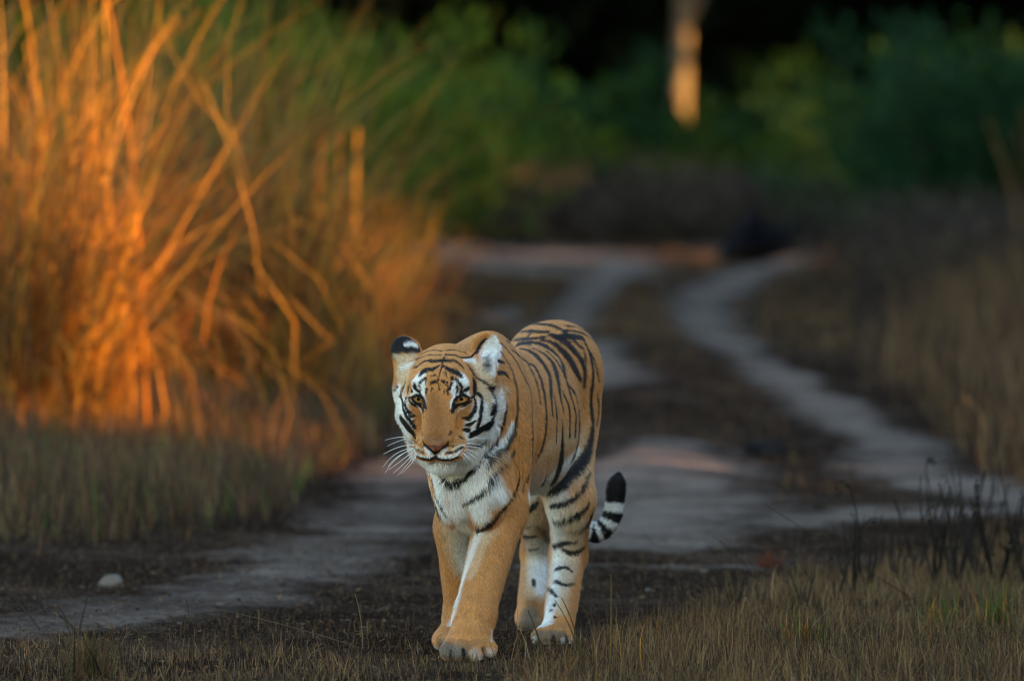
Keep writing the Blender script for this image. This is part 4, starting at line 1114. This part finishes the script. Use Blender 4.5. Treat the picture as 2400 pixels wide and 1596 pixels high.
# ---- shrubs and trees
def leafy(seed, nst, h, spread, nl, ls, pal, lean=.35, bare=.25, stemc=(.07, .05, .03)):
    """arching stems clothed with leaves -> (stem mesh data, leaf mesh data)"""
    g = np.random.default_rng(seed); Vs, Fs, k = [], [], 0; LP, LD = [], []
    for s in range(nst):
        a = g.uniform(0, 6.28); ln = h * g.uniform(.6, 1.1); o = np.array([g.normal(0, spread), g.normal(0, spread), 0])
        le = abs(g.normal(lean, .2)); t = np.linspace(0, 1, 7)[:, None]
        tip = np.array([math.cos(a) * math.sin(le), math.sin(a) * math.sin(le), math.cos(le)]) * ln
        pts = o * np.minimum(t * 3, 1) + tip * t + np.array([math.cos(a), math.sin(a), -.4]) * ln * .12 * t ** 2
        V, F = tube(pts, np.linspace(.012, .003, 7), 4); Vs.append(V); Fs.append(F + k); k += len(V)
        u = bare + (1 - bare) * g.random(nl); i = np.minimum((u * 6).astype(int), 5); f = (u * 6 - i)[:, None]
        p = pts[i] * (1 - f) + pts[i + 1] * f
        off = g.normal(0, 1, (nl, 3)) * (.05 + .11 * h * (1 - u[:, None] * .5) * .5)
        LP.append(p + off); LD.append(unit(off + .6 * unit(tip) + g.normal(0, .3, (nl, 3))))
    P = np.concatenate(LP); D = np.concatenate(LD); n = len(P); sz = g.uniform(.6, 1.3, n)[:, None] * ls
    side = unit(np.cross(D, g.normal(0, 1, (n, 3)))); q = np.stack([P, P + D * sz * .5 + side * sz * .22, P + D * sz, P + D * sz * .5 - side * sz * .22], 1).reshape(-1, 3)
    pal = np.array(pal); c = pal[g.integers(0, len(pal), n)] * g.uniform(.7, 1.35, n)[:, None]
    return (np.concatenate(Vs), np.concatenate(Fs)), (q, np.arange(n * 4).reshape(-1, 4), np.repeat(c, 4, axis=0))
def shrub_kind(name, seed, **kw):
    (sv, sf), (lv, lf, lc) = leafy(seed, **kw)
    return mesh_np('stems', sv, sf, np.tile((.06, .045, .03), (len(sv), 1))), mesh_np('foliage', lv, lf, lc)
def place_shrub(name, kind, x, y, rz, sc, label, cat, group):
    r = empty(name, (x, y, gz(np.array([[x, y]]))[0] - .02), rz); r.scale = (sc,) * 3; tag(r, label, cat, group)
    mobj('stems', kind[0], wood_m, r); mobj('foliage', kind[1], leaf_m, r)
    return r
MIDG = [(.022, .055, .010), (.032, .070, .012), (.018, .044, .012), (.050, .075, .010)]
TEALG = [(.012, .036, .013), (.015, .045, .016), (.022, .052, .014)]
YELG = [(.085, .115, .010), (.11, .13, .012), (.055, .090, .012)]
SHADE = [(.012, .022, .014), (.016, .028, .016), (.010, .018, .014)]  # forest darkness put into the leaf colour of the undergrowth
BRUSH = [(.085, .06, .045), (.06, .045, .036), (.11, .08, .055), (.05, .04, .035)]
gk = [shrub_kind('g', 300 + i, nst=20, h=1.25, spread=.30, nl=85, ls=.13, pal=(MIDG, TEALG)[i % 2], lean=.42) for i in range(4)]
yk = [shrub_kind('y', 320 + i, nst=26, h=1.6, spread=.35, nl=80, ls=.12, pal=YELG, lean=.35) for i in range(2)]
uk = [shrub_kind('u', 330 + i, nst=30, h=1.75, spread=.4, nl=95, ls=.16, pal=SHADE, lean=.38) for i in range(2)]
bk = [shrub_kind('b', 340 + i, nst=34, h=.75, spread=.40, nl=36, ls=.09, pal=BRUSH, lean=.55, bare=.1) for i in range(3)]
g = np.random.default_rng(55)
i = 0
for row, (y, n, x0, x1) in enumerate(((68.2, 9, -1.9, 6.4), (71.0, 10, -3.2, 7.2), (74, 11, -4.5, 8.0))):
    for k in range(n):
        x = x0 + (x1 - x0) * (k + g.uniform(.2, .8)) / n
        place_shrub('green_shrub', gk[i % 4], x, y + g.uniform(-.8, .8), g.uniform(0, 6.28), g.uniform(.75, 1.25), 'feathery dark green shrub in the thicket closing off the track', 'shrub', 'green thicket behind the bend'); i += 1
for k, (px, d, sc) in enumerate(((720, 74, 1.15), (790, 76, 1.2), (850, 80, 1.05), (640, 72, 1.1), (560, 78, 1.1), (430, 80, 1.2), (250, 78, 1.3), (100, 76, 1.2))):
    place_shrub('yellow_green_shrub', yk[k % 2], (px - 1200) / FPX * d, d - 31, g.uniform(0, 6.28), sc, 'brighter yellow-green shrub standing behind the tall dry grass', 'shrub', 'yellow-green shrubs behind the tall grass')
for k, (px, d, sc) in enumerate(((1130, 98.5, .80), (1290, 99.5, .62), (1480, 99, .66), (1610, 100.5, .75), (1860, 99, .72), (2070, 102, 1.05), (1000, 97.5, .72))):
    place_shrub('yellow_green_shrub', yk[k % 2], (px - 1200) / FPX * d, d - 31.6, g.uniform(0, 6.28), sc, 'small yellow-tinged shrub standing out of the front of the dark thicket', 'shrub', 'yellow-tinged shrubs in the thicket')
for k in range(12):        # the scrub goes on to the left, behind the tall grass
    place_shrub('scrub_bush', (yk[k % 2], gk[k % 4])[k % 3 > 0], -4.6 - 1.1 * k + g.uniform(-.4, .4), 44 + g.uniform(-4, 9), g.uniform(0, 6.28), g.uniform(1.1, 1.8), 'green scrub bush in the continuing scrub left of the tall grass', 'shrub', 'scrub left of the tall grass')
for k in range(15):
    x = -1.9 + 5.0 * (k + g.uniform(.2, .8)) / 15
    place_shrub('dead_brush', bk[k % 3], x, 66.2 + g.uniform(-.5, .9), g.uniform(0, 6.28), g.uniform(.75, 1.1), 'tangled grey-brown dead brush at the foot of the green thicket', 'brush', 'dead brush under the thicket')
for k, (x, y) in enumerate(((2.9, 40), (3.4, 44), (3.0, 48), (3.9, 50), (3.4, 53), (4.4, 56), (2.8, 51))):
    place_shrub('dead_brush', bk[k % 3], x, y, g.uniform(0, 6.28), g.uniform(.6, .95), 'low brown dead brush scattered over the right bank', 'brush', 'dead brush on the right bank')
for k, (px, d, sc) in enumerate(((2330, 82, 1.3), (2250, 88, 1.2), (2420, 80, 1.2), (2160, 92, 1.2), (2450, 86, 1.3))):
    place_shrub('green_shrub', gk[(k % 2) * 2 + 1], (px - 1200) / FPX * d, d - 31, g.uniform(0, 6.28), sc, 'taller dark green shrub growing on top of the right bank', 'shrub', 'green shrubs on the right bank')
# thin canes on the right bank
for k, (a, b, c, d) in enumerate(((2400, 700, 2310, 280), (2410, 720, 2375, 300), (2425, 700, 2395, 250), (2380, 680, 2330, 330))):
    y = 41.0 + k * .4; A = W(a, b, y); A[2] = gz(A[None, :2])[0] - .01; B = W(c, d, y); t = np.linspace(0, 1, 8)[:, None]
    pts = A + (B - A) * t + np.array([.05, 0, .03]) * (t * (1 - t) * 4)
    V, F = tube(pts - A, np.linspace(.014, .006, 8), 5)
    o = mobj('dry_cane', mesh_np('dry_cane', V, F, np.tile((.24, .13, .06), (len(V), 1)), smooth=True), grass_m); o.location = A
    tag(o, 'tall brown cane leaning over the right bank', 'cane', 'canes on the right bank')
# trees
def tree_kind(seed, H_, r0, crown_lo, cr, nl, ls, barkc, pal):
    g = np.random.default_rng(seed); Vs, Fs, Cs, k = [], [], [], 0
    def add(pts, rad, seg=9):
        nonlocal k
        V, F = tube(pts, rad, seg); Vs.append(V); Fs.append(F + k); k += len(V)
    t = np.linspace(0, 1, 10)[:, None]
    bend = np.array([g.normal(0, .25), g.normal(0, .25), 0])
    trunk = np.array([0, 0, H_ * .8]) * t + bend * (t * (1 - t) * 4)
    add(trunk, r0 * (1 - .75 * t[:, 0]) * (1 + .35 * np.exp(-t[:, 0] * 18)))
    cl = []
    for b in range(13):
        s = g.uniform(.3, .98); p = trunk[int(s * 9)]; a = g.uniform(0, 6.28); ln = cr * g.uniform(.5, 1.0)
        e = p + np.array([math.cos(a), math.sin(a), g.uniform(.1, .8)]) * ln
        e[2] = max(e[2], crown_lo + .3)
        add(np.array([p, (p + e) / 2 + np.array([0, 0, .12 * ln]), e]), np.array([r0 * .35, r0 * .2, r0 * .06]), 6); cl.append(e); cl.append((p + 2 * e) / 3)
    cl += [np.array([g.normal(0, cr * .45), g.normal(0, cr * .45), g.uniform(crown_lo, H_)]) for _ in range(26)]
    cl = np.array(cl); n = nl
    c = cl[g.integers(0, len(cl), n)]; P = c + g.normal(0, 1, (n, 3)) * cr * .20; P[:, 2] = np.maximum(P[:, 2], crown_lo * .85)
    D = unit(g.normal(0, 1, (n, 3))); sz = g.uniform(.6, 1.3, n)[:, None] * ls; sd = unit(np.cross(D, g.normal(0, 1, (n, 3))))
    q = np.stack([P, P + D * sz * .5 + sd * sz * .3, P + D * sz, P + D * sz * .5 - sd * sz * .3], 1).reshape(-1, 3)
    pal = np.array(pal); lc = np.repeat(pal[g.integers(0, len(pal), n)] * g.uniform(.7, 1.3, n)[:, None], 4, axis=0)
    V = np.concatenate(Vs)
    return mesh_np('trunk', V, np.concatenate(Fs), np.tile(barkc, (len(V), 1)), smooth=True), mesh_np('crown', q, np.arange(n * 4).reshape(-1, 4), lc)
def bark_mat():
    m, nt, b = new_mat('tree_bark'); L = nt.links
    a = nt.nodes.new('ShaderNodeAttribute'); a.attribute_name = 'Col'
    tc = nt.nodes.new('ShaderNodeTexCoord'); mp = nt.nodes.new('ShaderNodeMapping'); mp.inputs['Scale'].default_value = (14, 14, 3)
    n = nt.nodes.new('ShaderNodeTexNoise'); n.inputs['Detail'].default_value = 7; n.inputs['Scale'].default_value = 1.0
    L.new(tc.outputs['Object'], mp.inputs['Vector']); L.new(mp.outputs['Vector'], n.inputs['Vector'])
    r = nt.nodes.new('ShaderNodeMapRange'); r.inputs['To Min'].default_value = .45; r.inputs['To Max'].default_value = 1.45; L.new(n.outputs['Fac'], r.inputs['Value'])
    s = nt.nodes.new('ShaderNodeVectorMath'); s.operation = 'SCALE'; L.new(a.outputs['Color'], s.inputs[0]); L.new(r.outputs['Result'], s.inputs['Scale'])
    L.new(s.outputs['Vector'], b.inputs['Base Color']); b.inputs['Roughness'].default_value = .9
    bp = nt.nodes.new('ShaderNodeBump'); bp.inputs['Strength'].default_value = .6; bp.inputs['Distance'].default_value = .03; L.new(n.outputs['Fac'], bp.inputs['Height']); L.new(bp.outputs['Normal'], b.inputs['Normal'])
    return m
bark_m = bark_mat()
def place_tree(name, kind, x, y, rz, sc, label, group):
    r = empty(name, (x, y, gz(np.array([[x, y]]))[0] - .05), rz); r.scale = (sc,) * 3; tag(r, label, 'tree', group)
    mobj('trunk', kind[0], bark_m, r); mobj('crown', kind[1], leaf_m, r)
    return r
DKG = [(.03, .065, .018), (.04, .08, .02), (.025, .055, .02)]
pale_k = tree_kind(400, 11, .105, 4.2, 3.2, 5200, .34, (.19, .165, .14), DKG)
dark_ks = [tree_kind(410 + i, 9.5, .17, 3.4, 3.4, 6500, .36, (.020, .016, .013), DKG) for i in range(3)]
place_tree('pale_tree', pale_k, 1.64, 81.0, .6, 1.0, 'tree with a pale grey trunk rising behind the green thicket', None)
k = 0
for (y, n, x0, x1) in ((75.5, 5, -9, 10), (80, 5, -9, 9), (86, 6, -12, 12), (92, 7, -20, 13), (99, 10, -28, 16), (70, 6, -30, -11)):
    for j in range(n):
        x = x0 + (x1 - x0) * (j + g.uniform(.25, .75)) / n
        if abs(x - .5) < 6.2 and y < 90: x = .5 + math.copysign(6.4 + g.uniform(0, 1.5), x - .5)      # keep the clearing behind the thicket open
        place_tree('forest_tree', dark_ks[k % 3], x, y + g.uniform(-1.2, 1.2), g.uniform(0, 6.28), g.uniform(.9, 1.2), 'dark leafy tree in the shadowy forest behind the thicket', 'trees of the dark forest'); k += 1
for j in range(22):
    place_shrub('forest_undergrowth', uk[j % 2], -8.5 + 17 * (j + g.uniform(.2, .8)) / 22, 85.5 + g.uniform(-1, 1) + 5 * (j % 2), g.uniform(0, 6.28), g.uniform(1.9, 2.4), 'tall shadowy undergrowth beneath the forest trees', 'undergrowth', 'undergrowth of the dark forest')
# trees along the sunny side, beyond the right edge of the picture: they shade the track
low_ks = [tree_kind(430 + i, 6.5, .14, .5, 2.3, 5200, .32, (.08, .06, .045), DKG) for i in range(2)]
hedge = [shrub_kind('h', 360 + i, nst=44, h=2.3, spread=.75, nl=70, ls=.22, pal=MIDG, lean=.4, bare=.02) for i in range(2)]
g = np.random.default_rng(77)
y = -14.0; k = 0
while y < 84:
    gap = (3.4 < y < 11) or (14.6 < y < 23) or (50 < y < 60) or (72 < y < 80)
    if not gap:
        place_tree('roadside_tree', low_ks[k % 2], 9.6 + g.uniform(-.6, .6), y, g.uniform(0, 6.28), g.uniform(.92, 1.1), 'broad low tree on the sunny side of the track', 'trees along the sunny side')
    k += 1; y += 2.3
for y in np.arange(-15, 4, 2.1):
    place_tree('roadside_tree', low_ks[k % 2], 13.2 + g.uniform(-.6, .6), y - 1.5, g.uniform(0, 6.28), g.uniform(1.0, 1.2), 'broad low tree on the sunny side of the track', 'trees along the sunny side'); k += 1
y = -12.0; k = 0
while y < 70:
    if not (51 < y < 59):
        place_shrub('roadside_shrub', hedge[k % 2], 8.0 + g.uniform(-.3, .3), y, g.uniform(0, 6.28), g.uniform(.85, 1.0) * (.80 if 3.4 < y < 11 else 1.0), 'dense low shrub under the trees on the sunny side of the track', 'shrub', 'shrubs along the sunny side')
    k += 1; y += 1.7
